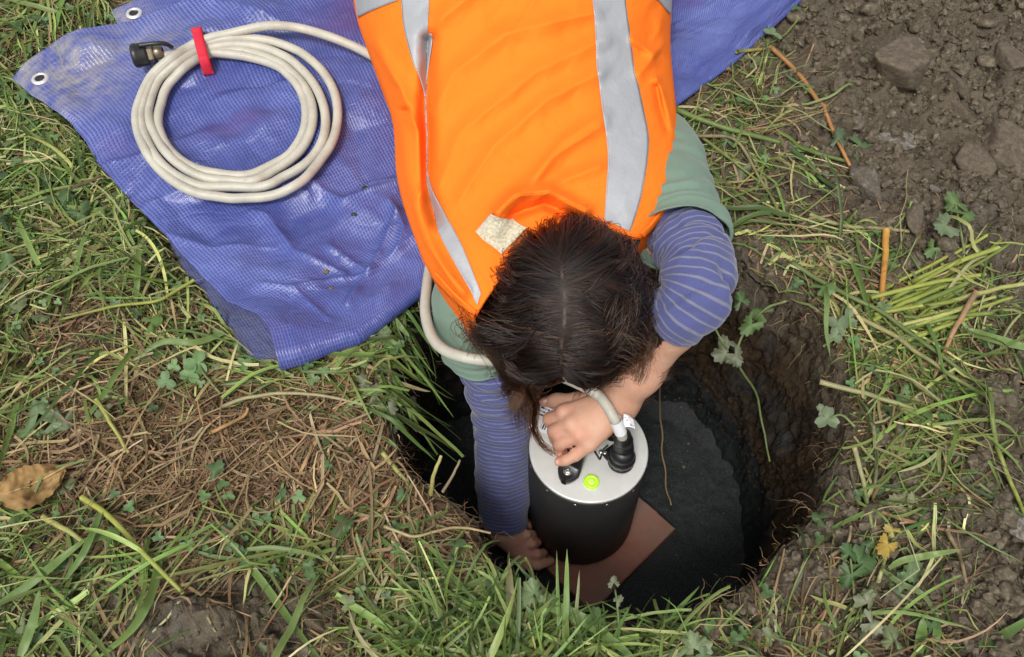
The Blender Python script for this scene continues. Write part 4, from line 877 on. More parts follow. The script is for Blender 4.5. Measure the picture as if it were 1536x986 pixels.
def build_vest():
    n, m = 240, 230; G, px, py = vest_grid(n, m)
    # sides turn under and fall towards the ground
    cen = np.stack([(G[:, :1, k] + G[:, -1:, k]) / 2 for k in range(3)], -1)
    def skirt(edge):
        out = []
        for q in (.12, .3, .55, .8, 1.0):
            p = edge + (cen[:, 0] - edge) * np.array([.10, .10, 0]) * q; g = gh(p[:, 0], p[:, 1]) + .015
            ins = hole_in(p[:, 0], p[:, 1]) > -.02
            bot = np.where(ins, edge[:, 2] - .07, g); p[:, 2] = edge[:, 2] * (1 - q) + np.minimum(bot, edge[:, 2] - .02) * q; out.append(p)
        return out
    Lk = skirt(G[:, 0]); Rk = skirt(G[:, -1])
    W = np.concatenate([np.stack(Lk[::-1], 1), G, np.stack(Rk, 1)], 1); mm = W.shape[1]
    Nn = unit(np.cross(np.gradient(W, axis=0), np.gradient(W, axis=1))); Nn = np.where((Nn[..., 2:] < 0), -Nn, Nn)
    low = W - np.array([0, 0, .0025]) - Nn * .0
    V = np.vstack([W.reshape(-1, 3), low.reshape(-1, 3)]); F = gridf(n, mm)
    b = np.arange(mm - 1) + (n - 1) * mm; rim = np.stack([b, b + 1, b + 1 + n * mm, b + n * mm], 1)
    su = np.cumsum(np.r_[0, np.linalg.norm(np.diff(W[n // 2], axis=0), axis=1)]); sv = np.cumsum(np.r_[0, np.linalg.norm(np.diff(W[:, mm // 2], axis=0), axis=1)])
    uv = np.stack(np.broadcast_arrays(su[None], sv[:, None]), -1).reshape(-1, 2)
    o = mk('vest', V, [F, F[:, ::-1] + n * mm, rim], M['vest'], PERSON, uv=np.vstack([uv, uv]))
    from mathutils.bvhtree import BVHTree
    return o, BVHTree.FromPolygons(W.reshape(-1, 3).tolist(), F.tolist())
VEST, VBVH = build_vest()
def on_vest(name, A, B, mat, n=160, m=14, lift=.0022, thick=.0012, par=None):
    A = resample(np.array(A, float), n); B = resample(np.array(B, float), n); V = np.full((n, m, 3), np.nan); Nm = np.zeros((n, m, 3))
    for i in range(n):
        for j in range(m):
            p = A[i] + (B[i] - A[i]) * j / (m - 1); P, N = ray_px(VBVH, *p)
            if P is not None: V[i, j] = P; Nm[i, j] = N
    for i in range(n):      # fill misses from neighbours
        for j in range(m):
            if np.isnan(V[i, j, 0]):
                r = [(i, k) for k in range(m) if not np.isnan(V[i, k, 0])] or [(k, j) for k in range(n) if not np.isnan(V[k, j, 0])]
                k = min(r, key=lambda t: abs(t[0] - i) + abs(t[1] - j)); p = A[i] + (B[i] - A[i]) * j / (m - 1); V[i, j] = at(*p, V[k][2]); Nm[i, j] = Nm[k]
    T = V + Nm * lift; L = V + Nm * (lift - thick); W = np.concatenate([L[:, :1], T, L[:, -1:]], 1); mm = m + 2
    u = np.r_[0, np.linspace(0, 1, m), 1]; s = np.r_[0, np.cumsum(np.linalg.norm(np.diff(T[:, m // 2], axis=0), axis=1))]
    return mk(name, W, gridf(n, mm)[:, ::-1], mat, par or VEST, uv=np.stack(np.broadcast_arrays(u[None], s[:, None]), -1))
on_vest('reflective_strip', [(872, -110), (888, 0), (893, 60), (894, 95), (904, 175), (911, 235), (906, 330)], [(925, -110), (937, 0), (946, 70), (950, 100), (963, 160), (972, 215), (962, 290), (944, 348)], M['tape'], 200)
on_vest('reflective_strip', [(592, -110), (603, 0), (607, 40), (618, 85), (637, 150), (639, 210), (640, 270), (654, 335), (676, 385), (717, 458)], [(650, -110), (645, 0), (643, 45), (650, 58), (641, 130), (642.5, 210), (645, 270), (668, 320), (694, 370), (722, 440)], M['tape'], 200)
on_vest('reflective_strip', [(538, 26), (562, 15), (598, 1)], [(532, -22), (560, -32), (594, -42)], M['tape'], 50)
on_vest('reflective_strip', [(958, -20), (985, 0), (1004, 22)], [(962, -50), (990, -34), (1007, -20)], M['tape'], 40)
on_vest('edge_binding', [(650, 415), (680, 447), (713, 477)], [(656, 408), (684, 439), (716, 467)], M['vest'], 40, 6, .003, .002)
on_vest('edge_binding', [(1019, 212), (1013, 290), (985, 335), (964, 356)], [(1012, 212), (1005, 288), (978, 330), (958, 350)], M['vest'], 50, 6, .003, .002)
on_vest('fleece_patch', [(716, 350), (728, 338), (743, 320)], [(752, 384), (768, 366), (788, 344)], M['pad'], 24, 24, .0050, .004)
# rest of the figure, above the picture: hips, kneeling legs and boots
def build_legs():
    for sx in (-1, 1):
        h = np.array([.02 + sx * .085, 1.36, .33]); k = np.array([.02 + sx * .13, 1.52, .20]); a = np.array([.02 + sx * .12, 1.90, .27])
        V, F, _ = tube(resample(np.array([h + [0, -.12, -.03], h, (h + k) / 2, k, k + [0, .05, .0], (k + a) / 2, a]), 60), np.interp(np.linspace(0, 1, 60), [0, .2, .5, 1], [.11, .11, .075, .05]), 40)
        mk('trouser_leg', V, F, M['trouser'], PERSON)
        V, F, _ = tube(resample(np.array([a + [0, -.03, 0], a + [0, .04, -.01], a + [0, .09, -.07], a + [0, .08, -.16]]), 30), np.interp(np.linspace(0, 1, 30), [0, .5, 1], [.052, .048, .03]), 24); mk('boot', V, F, M['boot'], PERSON)
build_legs()

# ------------------------------------------------------------------ hair: strands combed from the parting, laid on the skull and left to hang
def build_hair():
    N, K = 15000, 26; E = np.array([.0715, .0935, .0865])
    u = rng.uniform(-1, 1, (N * 3, 3)); q = unit(u) * E; q = q[(q[:, 2] > -.05) & (q[:, 1] < .094 + .3 * np.minimum(q[:, 2] - .03, 0))][:N]; N = len(q)
    pdv = part_dist(q); q = q[(pdv > .0009) | (rng.random(N) < .45)]; N = len(q)
    layer = (.003 + .012 * rng.random(N) ** 1.1) * (1 + .9 * sstep(.03, .075, np.abs(q[:, 0])) * rng.random(N)); L = rng.uniform(.16, .235, N) * np.where(q[:, 1] > .055, .72, 1.0); side = np.sign(q[:, 0] - part_line(q[:, 1])); ds = L / K
    g = HR @ np.array([0, 0, -1.]); p = q.copy(); P = [p.copy()]; b = np.clip(q[:, 1], -.072, .08); seed = q / E; arc = np.zeros(N)
    for k in range(1, K):
        nrm = unit(p / E ** 2); t = k / K
        anchor = np.stack([part_line(b), b, E[2] * np.sqrt(np.clip(1 - (b / E[1]) ** 2, 0, 1))], 1)
        fl = p - anchor; fl[:, 0] += side * .02 * sstep(-.085, -.06, q[:, 1]); fl[:, 1] = fl[:, 1] * .55 - .010 * (q[:, 1] > 0) * (1 - t); fl[:, 2] -= .02
        fl = unit(fl - nrm * np.sum(fl * nrm, 1, keepdims=True)); beyond = sstep(.01, -.055, p[:, 2])[:, None]
        d = unit(fl * (1 - .85 * beyond) + g * (.22 + .9 * beyond))
        wv = np.stack([noise(seed[:, 0] * 3.2, seed[:, 1] * 3.2, t * 6.0 + seed[:, 2] * 2, 131 + j) for j in range(3)], 1)
        w2 = np.stack([noise(seed[:, 0] * 10, seed[:, 1] * 10, t * 3 + seed[:, 2] * 8, 141 + j) for j in range(3)], 1)
        d = unit(d + wv * (.30 + 1.25 * t) + w2 * .38 - nrm * np.sum(w2 * nrm, 1, keepdims=True) * .2)
        p = p + d * ds[:, None]; arc += ds
        Eo = E + (layer * sstep(0, .07, arc))[:, None]; l = np.linalg.norm(p / Eo, axis=1, keepdims=True); need = (l < 1) & (p[:, 2:] > -.075); p = np.where(need, p / np.minimum(l, 1), p)
        P.append(p.copy())
    P = np.stack(P, 1)
    # locks: pull each strand towards a neighbour's tip
    nc = 300; ci = rng.choice(N, nc, replace=False); d2 = ((seed[:, None] - seed[ci][None]) ** 2).sum(-1) + 9 * (side[:, None] != side[ci][None]); gi = ci[d2.argmin(1)]
    t = np.linspace(0, 1, K)[None, :, None]; wgt = .7 * sstep(.25, 1, t) * rng.uniform(.5, 1, (N, 1, 1)); P = P * (1 - wgt) + P[gi] * wgt + rng.normal(0, .0022, (N, 1, 3)) * t
    cl = d2.argmin(1); ph = rng.uniform(0, 2 * pi, nc)[cl][:, None] + rng.normal(0, .25, (N, 1)); fr = rng.uniform(1.3, 2.8, nc)[cl][:, None]; am = rng.uniform(.004, .0125, nc)[cl][:, None]
    T_ = unit(np.gradient(P, axis=1)); Nn = unit(P / E ** 2); Sd = np.cross(T_, Nn); tt = np.linspace(0, 1, K)[None]
    P = P + Sd * (am * sstep(.2, .8, tt) * np.sin(2 * pi * fr * tt + ph))[..., None] + Nn * (np.abs(am) * .7 * sstep(.25, .9, tt) * (1 + np.cos(2 * pi * fr * tt + ph)))[..., None]
    P = HEAD + P @ HR
    # a few loose wisps that trail lower at the front
    ex = []
    for pts, cnt, sp in (([hd(-.07, .04, .05), A3(742, 500, .16), A3(752, 550, .12), A3(772, 578, .09), A3(784, 582, .08), A3(768, 612, .06)], 110, .0038), ([hd(-.05, .08, .02), A3(800, 570, .12), A3(803, 610, .07), A3(800, 640, .03), A3(812, 666, .0), A3(830, 680, -.02)], 48, .0022),
                          ([hd(.07, .04, .04), A3(958, 500, .15), A3(966, 535, .13), A3(962, 560, .12), A3(957, 572, .11)], 60, .003)):
        c = resample(np.array(pts), K)
        for _ in range(cnt): ex.append(c + rng.normal(0, sp, 3) * np.linspace(.8, 1.0, K)[:, None] + np.cumsum(rng.normal(0, .0004, (K, 3)), 0))
    # curling locks round the outline of the head
    for k in range(34):
        th = radians(-35 + 250 * (k + rng.uniform(-.4, .4)) / 33) + pi      # from the right temple round the nape to the left temple
        if 48 < -35 + 250 * k / 33 < 132: continue                     # the nape lies smooth
        d0 = np.array([cos(radians(-35 + 250 * k / 33)), -sin(radians(-35 + 250 * k / 33)), 0.])
        d0 = d0 * np.array([1, -1, 1]) * np.array([1, -1, 1]); r0 = np.array([d0[0] * .070, d0[1] * .088, .045]); L = rng.uniform(.085, .125); f_, p_, am = rng.uniform(1.2, 2.2), rng.uniform(0, 6), rng.uniform(.004, .010); p = r0.copy(); c = [p.copy()]; lay = rng.uniform(.007, .015); tg = np.array([-d0[1], d0[0], 0]) * rng.choice([-1, 1])
        for q in range(1, K):
            u = q / K; d = unit(d0 * (.45 - 1.2 * u) + np.array([0, .25 * u, 0]) + np.array([0, 0, -.5 - 1.0 * u])); p = p + d * L / K; l = np.linalg.norm(p / (E + lay)); p = p / l if l < 1 and p[2] > -.06 else p
            c.append(p + tg * am * u * np.sin(2 * pi * f_ * u + p_) + np.array([0, 0, .6 * am * u * np.cos(2 * pi * f_ * u + p_)]))
        c = HEAD + np.array(c) @ HR
        for _ in range(30): ex.append(c + rng.normal(0, .0055, 3) * (.5 + .7 * np.abs(np.sin(np.linspace(0, 3, K))))[:, None] + np.cumsum(rng.normal(0, .0004, (K, 3)), 0))
    # fly-away hairs
    f = rng.choice(N, 520, replace=False); fly = P[f] + unit(P[f] - HEAD) * (np.linspace(0, 1, K) ** 1.5)[None, :, None] * rng.uniform(.004, .022, (520, 1, 1)) + rng.normal(0, .006, (520, 1, 3)) * np.linspace(0, 1, K)[None, :, None]
    P = np.concatenate([P, np.array(ex), fly]); N = len(P)
    hc = bpy.data.hair_curves.new('hair'); hc.add_curves([K] * N); hc.attributes['position'].data.foreach_set('vector', P.astype(np.float32).ravel())
    rad = np.tile(np.interp(np.linspace(0, 1, K), [0, .15, .7, 1], [.00022, .00030, .00026, .00010]), N) * np.repeat(rng.uniform(.8, 1.3, N), K)
    rad[-520 * K:] *= .5
    at_ = hc.attributes.get('radius') or hc.attributes.new('radius', 'FLOAT', 'POINT'); at_.data.foreach_set('value', rad.astype(np.float32))
    hc.materials.append(M['hair']); o = bpy.data.objects.new('hair', hc); COL.objects.link(o); o.parent = PERSON; o.matrix_parent_inverse = PERSON.matrix_basis.inverted()
build_hair()

# ------------------------------------------------------------------ stones
from mathutils import Vector
def ico(sub):
    t = (1 + 5 ** .5) / 2; V = unit(np.array([(-1, t, 0), (1, t, 0), (-1, -t, 0), (1, -t, 0), (0, -1, t), (0, 1, t), (0, -1, -t), (0, 1, -t), (t, 0, -1), (t, 0, 1), (-t, 0, -1), (-t, 0, 1)], float))
    F = [(0, 11, 5), (0, 5, 1), (0, 1, 7), (0, 7, 10), (0, 10, 11), (1, 5, 9), (5, 11, 4), (11, 10, 2), (10, 7, 6), (7, 1, 8), (3, 9, 4), (3, 4, 2), (3, 2, 6), (3, 6, 8), (3, 8, 9), (4, 9, 5), (2, 4, 11), (6, 2, 10), (8, 6, 7), (9, 8, 1)]
    for _ in range(sub):
        V = list(map(tuple, V)); c = {}; G = []
        def mid(a, b):
            k = (min(a, b), max(a, b))
            if k not in c: V.append(tuple(unit((np.array(V[a]) + V[b]) / 2))); c[k] = len(V) - 1
            return c[k]
        for a, b, d in F: x, y, z = mid(a, b), mid(b, d), mid(d, a); G += [(a, x, z), (b, y, x), (d, z, y), (x, y, z)]
        F = G; V = np.array(V)
    return np.array(V), np.array(F)
IV, IF = ico(5); IV1, IF1 = ico(1); IV0, IF0 = ico(0)
def stone(px, py, wpx, hpx, tall, ang, seed, label, mat, cuts=11, sharp=.012, sink=.35, tilt=0.0):
    P = gp(np.array(float(px)), np.array(float(py))); sc = np.linalg.norm(P - CAM) / FPX; r = np.random.default_rng(seed)
    n = unit(r.normal(size=(cuts, 3))); d = r.uniform(.70, .98, cuts); n = np.vstack([n, [[0, 0, 1.], [0, 0, -1.]]]); d = np.r_[d, .8, .8]
    q = (IV @ n.T) / d; q = np.log(np.exp(q / .085).sum(1)) * .085; R = 1 / np.maximum(q, .3); V = IV * R[:, None]
    V = V * (1 + .045 * fbm(IV[:, 0] * 2.4 + seed, IV[:, 1] * 2.4, IV[:, 2] * 2.4, seed)[:, None] + .022 * fbm(IV[:, 0] * 9, IV[:, 1] * 9, IV[:, 2] * 9, seed + 3)[:, None])
    V[:, :2] /= np.abs(V[:, :2]).max(0); V[:, 2] /= np.abs(V[:, 2]).max()
    sink = min(.58, sink + .05); el = .72; V = V * np.array([wpx * sc / 2, hpx * sc / 2 / el, tall])
    V = V @ np.array([[cos(tilt), 0, -sin(tilt)], [0, 1, 0], [sin(tilt), 0, cos(tilt)]]).T
    a = radians(ang); V = V @ np.array([[cos(a), -sin(a), 0], [sin(a), cos(a), 0], [0, 0, 1]]).T
    c = P + [0, 0, tall * (1 - 2 * sink)]
    o = mk('stone', V, IF, mat); o.location = c; return tag(o, label, 'stone', 'stones lying in the dug soil')
for a in [(1350, 108, 82, 66, .030, 8, 3, 'largest rounded brown stone, embedded in the soil at upper right', M['stone'], 7, .02, .38),
          (1293, 283, 52, 66, .022, -8, 12, 'grey angular stone standing proud beside the tip of the orange stem', M['stone2'], 9, .02, .18),
          (1446, 246, 46, 54, .020, 10, 5, 'brown angular stone beside the big boulder at the right edge', M['stone'], 9, .02, .3),
          (1516, 238, 84, 92, .036, 15, 21, 'big brown boulder cut off by the right edge of the view', M['stone'], 9, .02, .4),
          (1163, 146, 48, 40, .017, -20, 7, 'brown streaked stone beside the grass next to the tarpaulin', M['stone2'], 9, .02, .35),
          (1424, 112, 24, 92, .013, 12, 8, 'long narrow upright slab of stone right of the largest rounded stone', M['stone'], 9, .02, .5),
          (1476, 152, 50, 32, .014, -8, 9, 'low brown stone above the big boulder at the right', M['stone'], 9, .02, .45),
          (1443, 172, 20, 46, .010, 6, 10, 'small elongated stone below the narrow slab', M['stone'], 9, .02, .45),
          (1345, 208, 58, 30, .008, 6, 11, 'pale flat rock with whitish marks below the largest rounded stone', M['stone3'], 10, .02, .55),
          (1287, 186, 40, 44, .010, 12, 4, 'grey flat stone left of the pale flat rock', M['stone2'], 10, .02, .55),
          (1356, 250, 62, 48, .010, 4, 14, 'broad earthy stone sunk in the soil under the pale flat rock', M['stone'], 10, .02, .6),
          (1408, 252, 30, 56, .010, -4, 15, 'upright earthy stone left of the brown angular stone', M['stone'], 10, .02, .55),
          (1374, 318, 48, 52, .011, 10, 16, 'flat earthy stone above the green sprig at right', M['stone'], 10, .02, .55),
          (1375, 66, 18, 12, .006, 20, 17, 'little pale pebble just above the largest rounded stone', M['stone3'], 8, .02, .35),
          (1451, 70, 22, 18, .008, 0, 18, 'small brown pebble, left of a pair near the top right', M['stone'], 8, .02, .3),
          (1470, 74, 16, 15, .007, 0, 19, 'small brown pebble, right of a pair near the top right', M['stone'], 8, .02, .3),
          (1524, 790, 42, 36, .014, 10, 20, 'pale grey stone at the right edge near the bottom corner', M['stone3'], 9, .02, .4),
          (1400, 285, 14, 11, .005, 10, 23, 'tiny pale chip between the sunken earthy stones', M['stone3'], 8, .02, .3),
          (1258, 118, 40, 26, .008, -10, 25, 'dark flat stone left of the largest rounded stone', M['stone2'], 9, .02, .55),
          (1515, 90, 60, 40, .014, 5, 27, 'broad dark lump of stone at the top right edge', M['stone'], 9, .02, .5)]: stone(*a)

# crumbs of soil
def crumbs(name, N, cond, smin, smax, label, cats):
    x = rng.uniform(-1.45, 1.75, N * 12); y = rng.uniform(.12, 2.1, N * 12); px, py = proj(np.stack([x, y, base_h(x, y)], 1)); py = np.clip(py, -600, 1500)
    inf = (px > -90) & (px < 1626) & (py > -80) & (py < 1060); k = cond(x, y, px, py) * np.where(inf, 1, .25) > rng.random(len(x)); k &= (hole_in(x, y) < -.006)
    x, y = x[k][:N], y[k][:N]; n = len(x); s = smin * (smax / smin) ** (rng.random(n) ** 2.3)
    q = rng.normal(size=(n, 4)); q /= np.linalg.norm(q, axis=1, keepdims=True); w_, a, b, c = q.T
    R = np.stack([1 - 2 * (b * b + c * c), 2 * (a * b - c * w_), 2 * (a * c + b * w_), 2 * (a * b + c * w_), 1 - 2 * (a * a + c * c), 2 * (b * c - a * w_), 2 * (a * c - b * w_), 2 * (b * c + a * w_), 1 - 2 * (a * a + b * b)], 1).reshape(n, 3, 3)
    big = s > .0035; out = []
    for m, TV, TF in ((~big, IV0, IF0), (big, IV1, IF1)):
        if not m.any(): continue
        V = TV[None] * rng.uniform(.6, 1.25, (m.sum(), len(TV), 1)) * rng.uniform(.55, 1.1, (m.sum(), 1, 3)); V = np.einsum('nvk,njk->nvj', V * s[m][:, None, None], R[m])
        V += np.stack([x[m], y[m], gh(x[m], y[m]) + s[m] * .25], 1)[:, None]
        out.append((V.reshape(-1, 3), (TF[None] + (np.arange(m.sum()) * len(TV))[:, None, None]).reshape(-1, 3)))
    V, F = join(out); return tag(mk(name, V, F, M['crumb'], smooth=False), label, cats, kind='stuff')
def c_right(x, y, px, py):
    th, ba, so, rt = zones(px, py); pt = samp(_patch, x, y); return np.clip(so * (1 - .85 * pt), 0, 1) * ~inpoly(px, py, TARP_PX)
crumbs('soil_crumbs', 21000, c_right, .0016, .0125, 'loose crumbs of damp brown soil scattered right of the hole', 'soil')
crumbs('soil_crumbs', 4200, lambda x, y, px, py: zones(px, py)[1] * .9 + zones(px, py)[0] * .04, .0016, .0095, 'dark crumbly soil showing in the bare patch at bottom left', 'soil')

IV2, IF2 = ico(2)
def clods(N):       # bigger lumps of earth, too many and too alike to tell apart
    V, F = [], []; n = 0
    while n < N:
        x, y = rng.uniform(.2, 1.7), rng.uniform(.15, 1.9); px, py = proj(np.array([x, y, 0.])); px, py = np.array(px), np.array(py)
        if not (c_right(np.array(x), np.array(y), px, np.clip(py, -600, 1500)) > rng.random()) or hole_in(np.array(x), np.array(y)) > -.025: continue
        s = .006 * (3.2 ** (rng.random() ** 1.6)); v = IV2 * (1 + .22 * fbm(IV2[:, 0] * 1.6 + n, IV2[:, 1] * 1.6, IV2[:, 2] * 1.6, 211)[:, None] + .12 * fbm(IV2[:, 0] * 5 + n, IV2[:, 1] * 5, IV2[:, 2] * 5, 212)[:, None]) * rng.uniform(.65, 1.15, 3) * s * [1, 1, .7]
        V.append(v + [x, y, gh(np.array(x), np.array(y)) + s * .12]); F.append(IF2 + n * len(IV2)); n += 1
    tag(mk('soil_clods', np.vstack(V), np.vstack(F), M['crumb']), 'rounded lumps of damp earth lying among the crumbs on the right', 'soil', kind='stuff')
clods(420)
def floor_crumbs(N):
    a = rng.uniform(-pi, pi, N); r = rim_r(a) * .93 * (1 - rng.random(N) ** 3 * .6); x, y = HC[0] + np.cos(a) * r, HC[1] + np.sin(a) * r; k = np.hypot(x - IX, y - IY) > .15; x, y = x[k], y[k]; n = len(x); s = .0008 * 5 ** (rng.random(n) ** 2)
    V = IV0[None] * rng.uniform(.6, 1.2, (n, 12, 1)) * s[:, None, None] + np.stack([x, y, FLOOR_Z + .002 + .04 * sstep(.8, 1.0, r[k] / rim_r(a[k]))], 1)[:, None]
    tag(mk('fallen_crumbs', V.reshape(-1, 3), (IF0[None] + 12 * np.arange(n)[:, None, None]).reshape(-1, 3), M['crumb'], smooth=False), 'crumbs of earth fallen onto the dark sand in the hole', 'soil', kind='stuff')
floor_crumbs(170)
def wall_crumbs(N):
    W = np.array(WALL); r, c = rng.integers(20, W.shape[0] - 2, N), rng.integers(0, W.shape[1], N); P = W[r, c]; s = .0011 * 6 ** (rng.random(N) ** 2.2)
    V = IV1[None] * rng.uniform(.65, 1.25, (N, len(IV1), 1)) * s[:, None, None] * rng.uniform(.6, 1.1, (N, 1, 3)) + P[:, None]
    tag(mk('wall_crumbs', V.reshape(-1, 3), (IF1[None] + len(IV1) * np.arange(N)[:, None, None]).reshape(-1, 3), M['wallcrumb'], smooth=False), 'crumbs and small lumps of dark earth standing out of the cut wall', 'soil', kind='stuff')
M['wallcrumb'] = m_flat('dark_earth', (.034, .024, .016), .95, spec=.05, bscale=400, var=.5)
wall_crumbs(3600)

# ------------------------------------------------------------------ grass: ribbons with a folded middle, gathered into a few masses
TP = np.array(TARP_PX, float)
def sample_roots(N, dens):
    X, Y = [], []; got = 0
    while got < N:
        x = rng.uniform(-1.45, 1.7, N * 4); y = rng.uniform(.10, 2.1, N * 4); px, py = proj(np.stack([x, y, base_h(x, y)], 1)); py = np.clip(py, -600, 1500)
        inf = (px > -120) & (px < 1656) & (py > -100) & (py < 1090)
        k = (dens(px, py) * np.where(inf, 1, .22) > rng.random(len(x))) & (hole_in(x, y) < -.004) & ~inpoly(px, py, TP); X.append(x[k]); Y.append(y[k]); got += k.sum()
    return np.concatenate(X)[:N], np.concatenate(Y)[:N]
class Blades:
    def __init__(s): s.V, s.C, s.F, s.o = [], [], [], 0
    def ribbons(s, P, wd, side, c0, c1, fold=.25):
        n, K = P.shape[:2]; T = unit(np.gradient(P, axis=1)); up = unit(np.cross(side, T)); up = np.where(up[..., 2:] < 0, -up, up)
        V = np.stack([P - side * wd[..., None] / 2, P - up * wd[..., None] * fold / 2, P + side * wd[..., None] / 2], 2)
        t = np.linspace(0, 1, K)[None, :, None, None]; C = c0[:, None, None] * (1 - t) + c1[:, None, None] * t + np.zeros((n, K, 3, 3)); C = C * np.array([1, .88, 1])[None, None, :, None]
        s.V.append(V.reshape(-1, 3)); s.C.append(C.reshape(-1, 3)); f = gridf(K, 3); s.F.append((f[None] + (np.arange(n) * K * 3)[:, None, None] + s.o).reshape(-1, 4)); s.o += n * K * 3
    def build(s, name, mat, label, cat): return tag(mk(name, np.vstack(s.V), np.vstack(s.F), mat, col=np.clip(np.vstack(s.C), .003, .9)), label, cat, kind='stuff')
def grow(B, x, y, L, w_, c0, c1, az=None, e0=.15, droop=.6, curve=.8, lift=.004, K=7, kink=0.0, coh=1.5, fold=.25, maxin=.012, dens=None):
    n = len(x); ph = rng.uniform(0, 2 * pi, n) if az is None else az
    ph = ph if coh == 0 else np.where(rng.random(n) < .55, 2.2 * fbm(x * coh, y * coh, 0, 151) * pi + rng.normal(0, .5, n), ph)
    s = np.linspace(0, 1, K)[None]; cv = rng.normal(0, curve, n)[:, None]; e = (np.abs(rng.normal(0, e0, n)) + .01)[:, None]; el = e - droop * s * rng.uniform(.6, 1.4, (n, 1))
    hd_ = ph[:, None] + cv * s; kk = (rng.random((n, 1)) < kink); hd_ = hd_ + kk * (s > rng.uniform(.3, .7, (n, 1))) * rng.choice([-1, 1], (n, 1)) * rng.uniform(.5, 1.6, (n, 1))
    d = (L[:, None] / (K - 1)); st = np.cos(el) * d; dx = np.cumsum(np.cos(hd_) * st, 1) - np.cos(hd_[:, :1]) * st[:, :1]; dy = np.cumsum(np.sin(hd_) * st, 1) - np.sin(hd_[:, :1]) * st[:, :1]
    X, Y = x[:, None] + dx, y[:, None] + dy; hz = np.cumsum(np.sin(el) * d, 1); hz -= hz[:, :1]
    g = gh(X, Y); lf = (rng.random(n) ** 1.5 * lift)[:, None]; Z = g + np.maximum(hz, 0) + lf + .0015
    Zs = Z.copy(); Zs[:, 1:-1] = np.maximum(Z[:, 1:-1] * .5 + .25 * (Z[:, :-2] + Z[:, 2:]), g[:, 1:-1] + .001); Z = Zs
    hi = hole_in(X, Y); Z -= np.clip(hi, 0, .12) * 1.3
    px, py = proj(np.stack([X, Y, Z], -1)); Z = np.where(inpoly(px, py, TP), np.minimum(Z, g + .003), Z)
    ok = hi.max(1) < maxin
    if dens is not None:
        for q in (K // 2, K - 1): ok &= dens(*[np.clip(v, -600, 2500) for v in (px[:, q], py[:, q])]) > .55 * rng.random(n)
    X, Y, Z, c0, c1, w_ = X[ok], Y[ok], Z[ok], c0[ok], c1[ok], w_[ok]; n = len(X)
    P = np.stack([X, Y, Z], -1); T = unit(np.gradient(P, axis=1)); sd_ = unit(np.cross(T, np.array([0, 0, 1.]) + rng.normal(0, .45, (n, 1, 3)))); tw = rng.normal(0, .7, (n, 1, 1)) * np.linspace(0, 1, K)[None, :, None]
    u = np.cross(sd_, T); sd_ = sd_ * np.cos(tw) + u * np.sin(tw)
    prof = np.interp(np.linspace(0, 1, K), [0, .15, .6, .9, 1], [.75, 1, .95, .5, .06]); cut = rng.random(n) < .35; W = w_[:, None] * np.where(cut[:, None], np.interp(np.linspace(0, 1, K), [0, .2, 1], [.8, 1, .85])[None], prof[None])
    B.ribbons(P, W, sd_, c0, c1, fold)
def pal(n, cols, p, j=.3):
    c = np.array(cols)[rng.choice(len(cols), n, p=np.array(p) / sum(p))] * 1.1; return c * rng.lognormal(0, j, (n, 1)) * rng.lognormal(0, .06, (n, 3))
GREEN = [(.112, .185, .040), (.072, .130, .030), (.175, .25, .066), (.28, .31, .10), (.045, .082, .024), (.40, .38, .18)]
DRY = [(.16, .10, .052), (.09, .056, .032), (.27, .185, .10), (.37, .28, .16), (.22, .125, .065), (.06, .038, .024), (.25, .21, .105)]
def d_green(px, py):
    th, ba, so, rt = zones(px, py); return np.clip((1 - rt) * (1 - .84 * th - .90 * ba) * (.45 + .55 * sstep(-.25, .2, noise(px / 95, py / 80, 0, 161))) + rt * (1 - so) * .62, 0, 1) * (1 - .55 * blob(px, py, 110, 520, 60, 90))
def d_dry(px, py):
    th, ba, so, rt = zones(px, py); return np.clip((1 - rt) * (.30 + .70 * th - .25 * ba) + rt * (1 - so) * .55, 0, 1)
def d_keep(px, py): return np.where(px < 1000, d_green(px, py), 1.0)
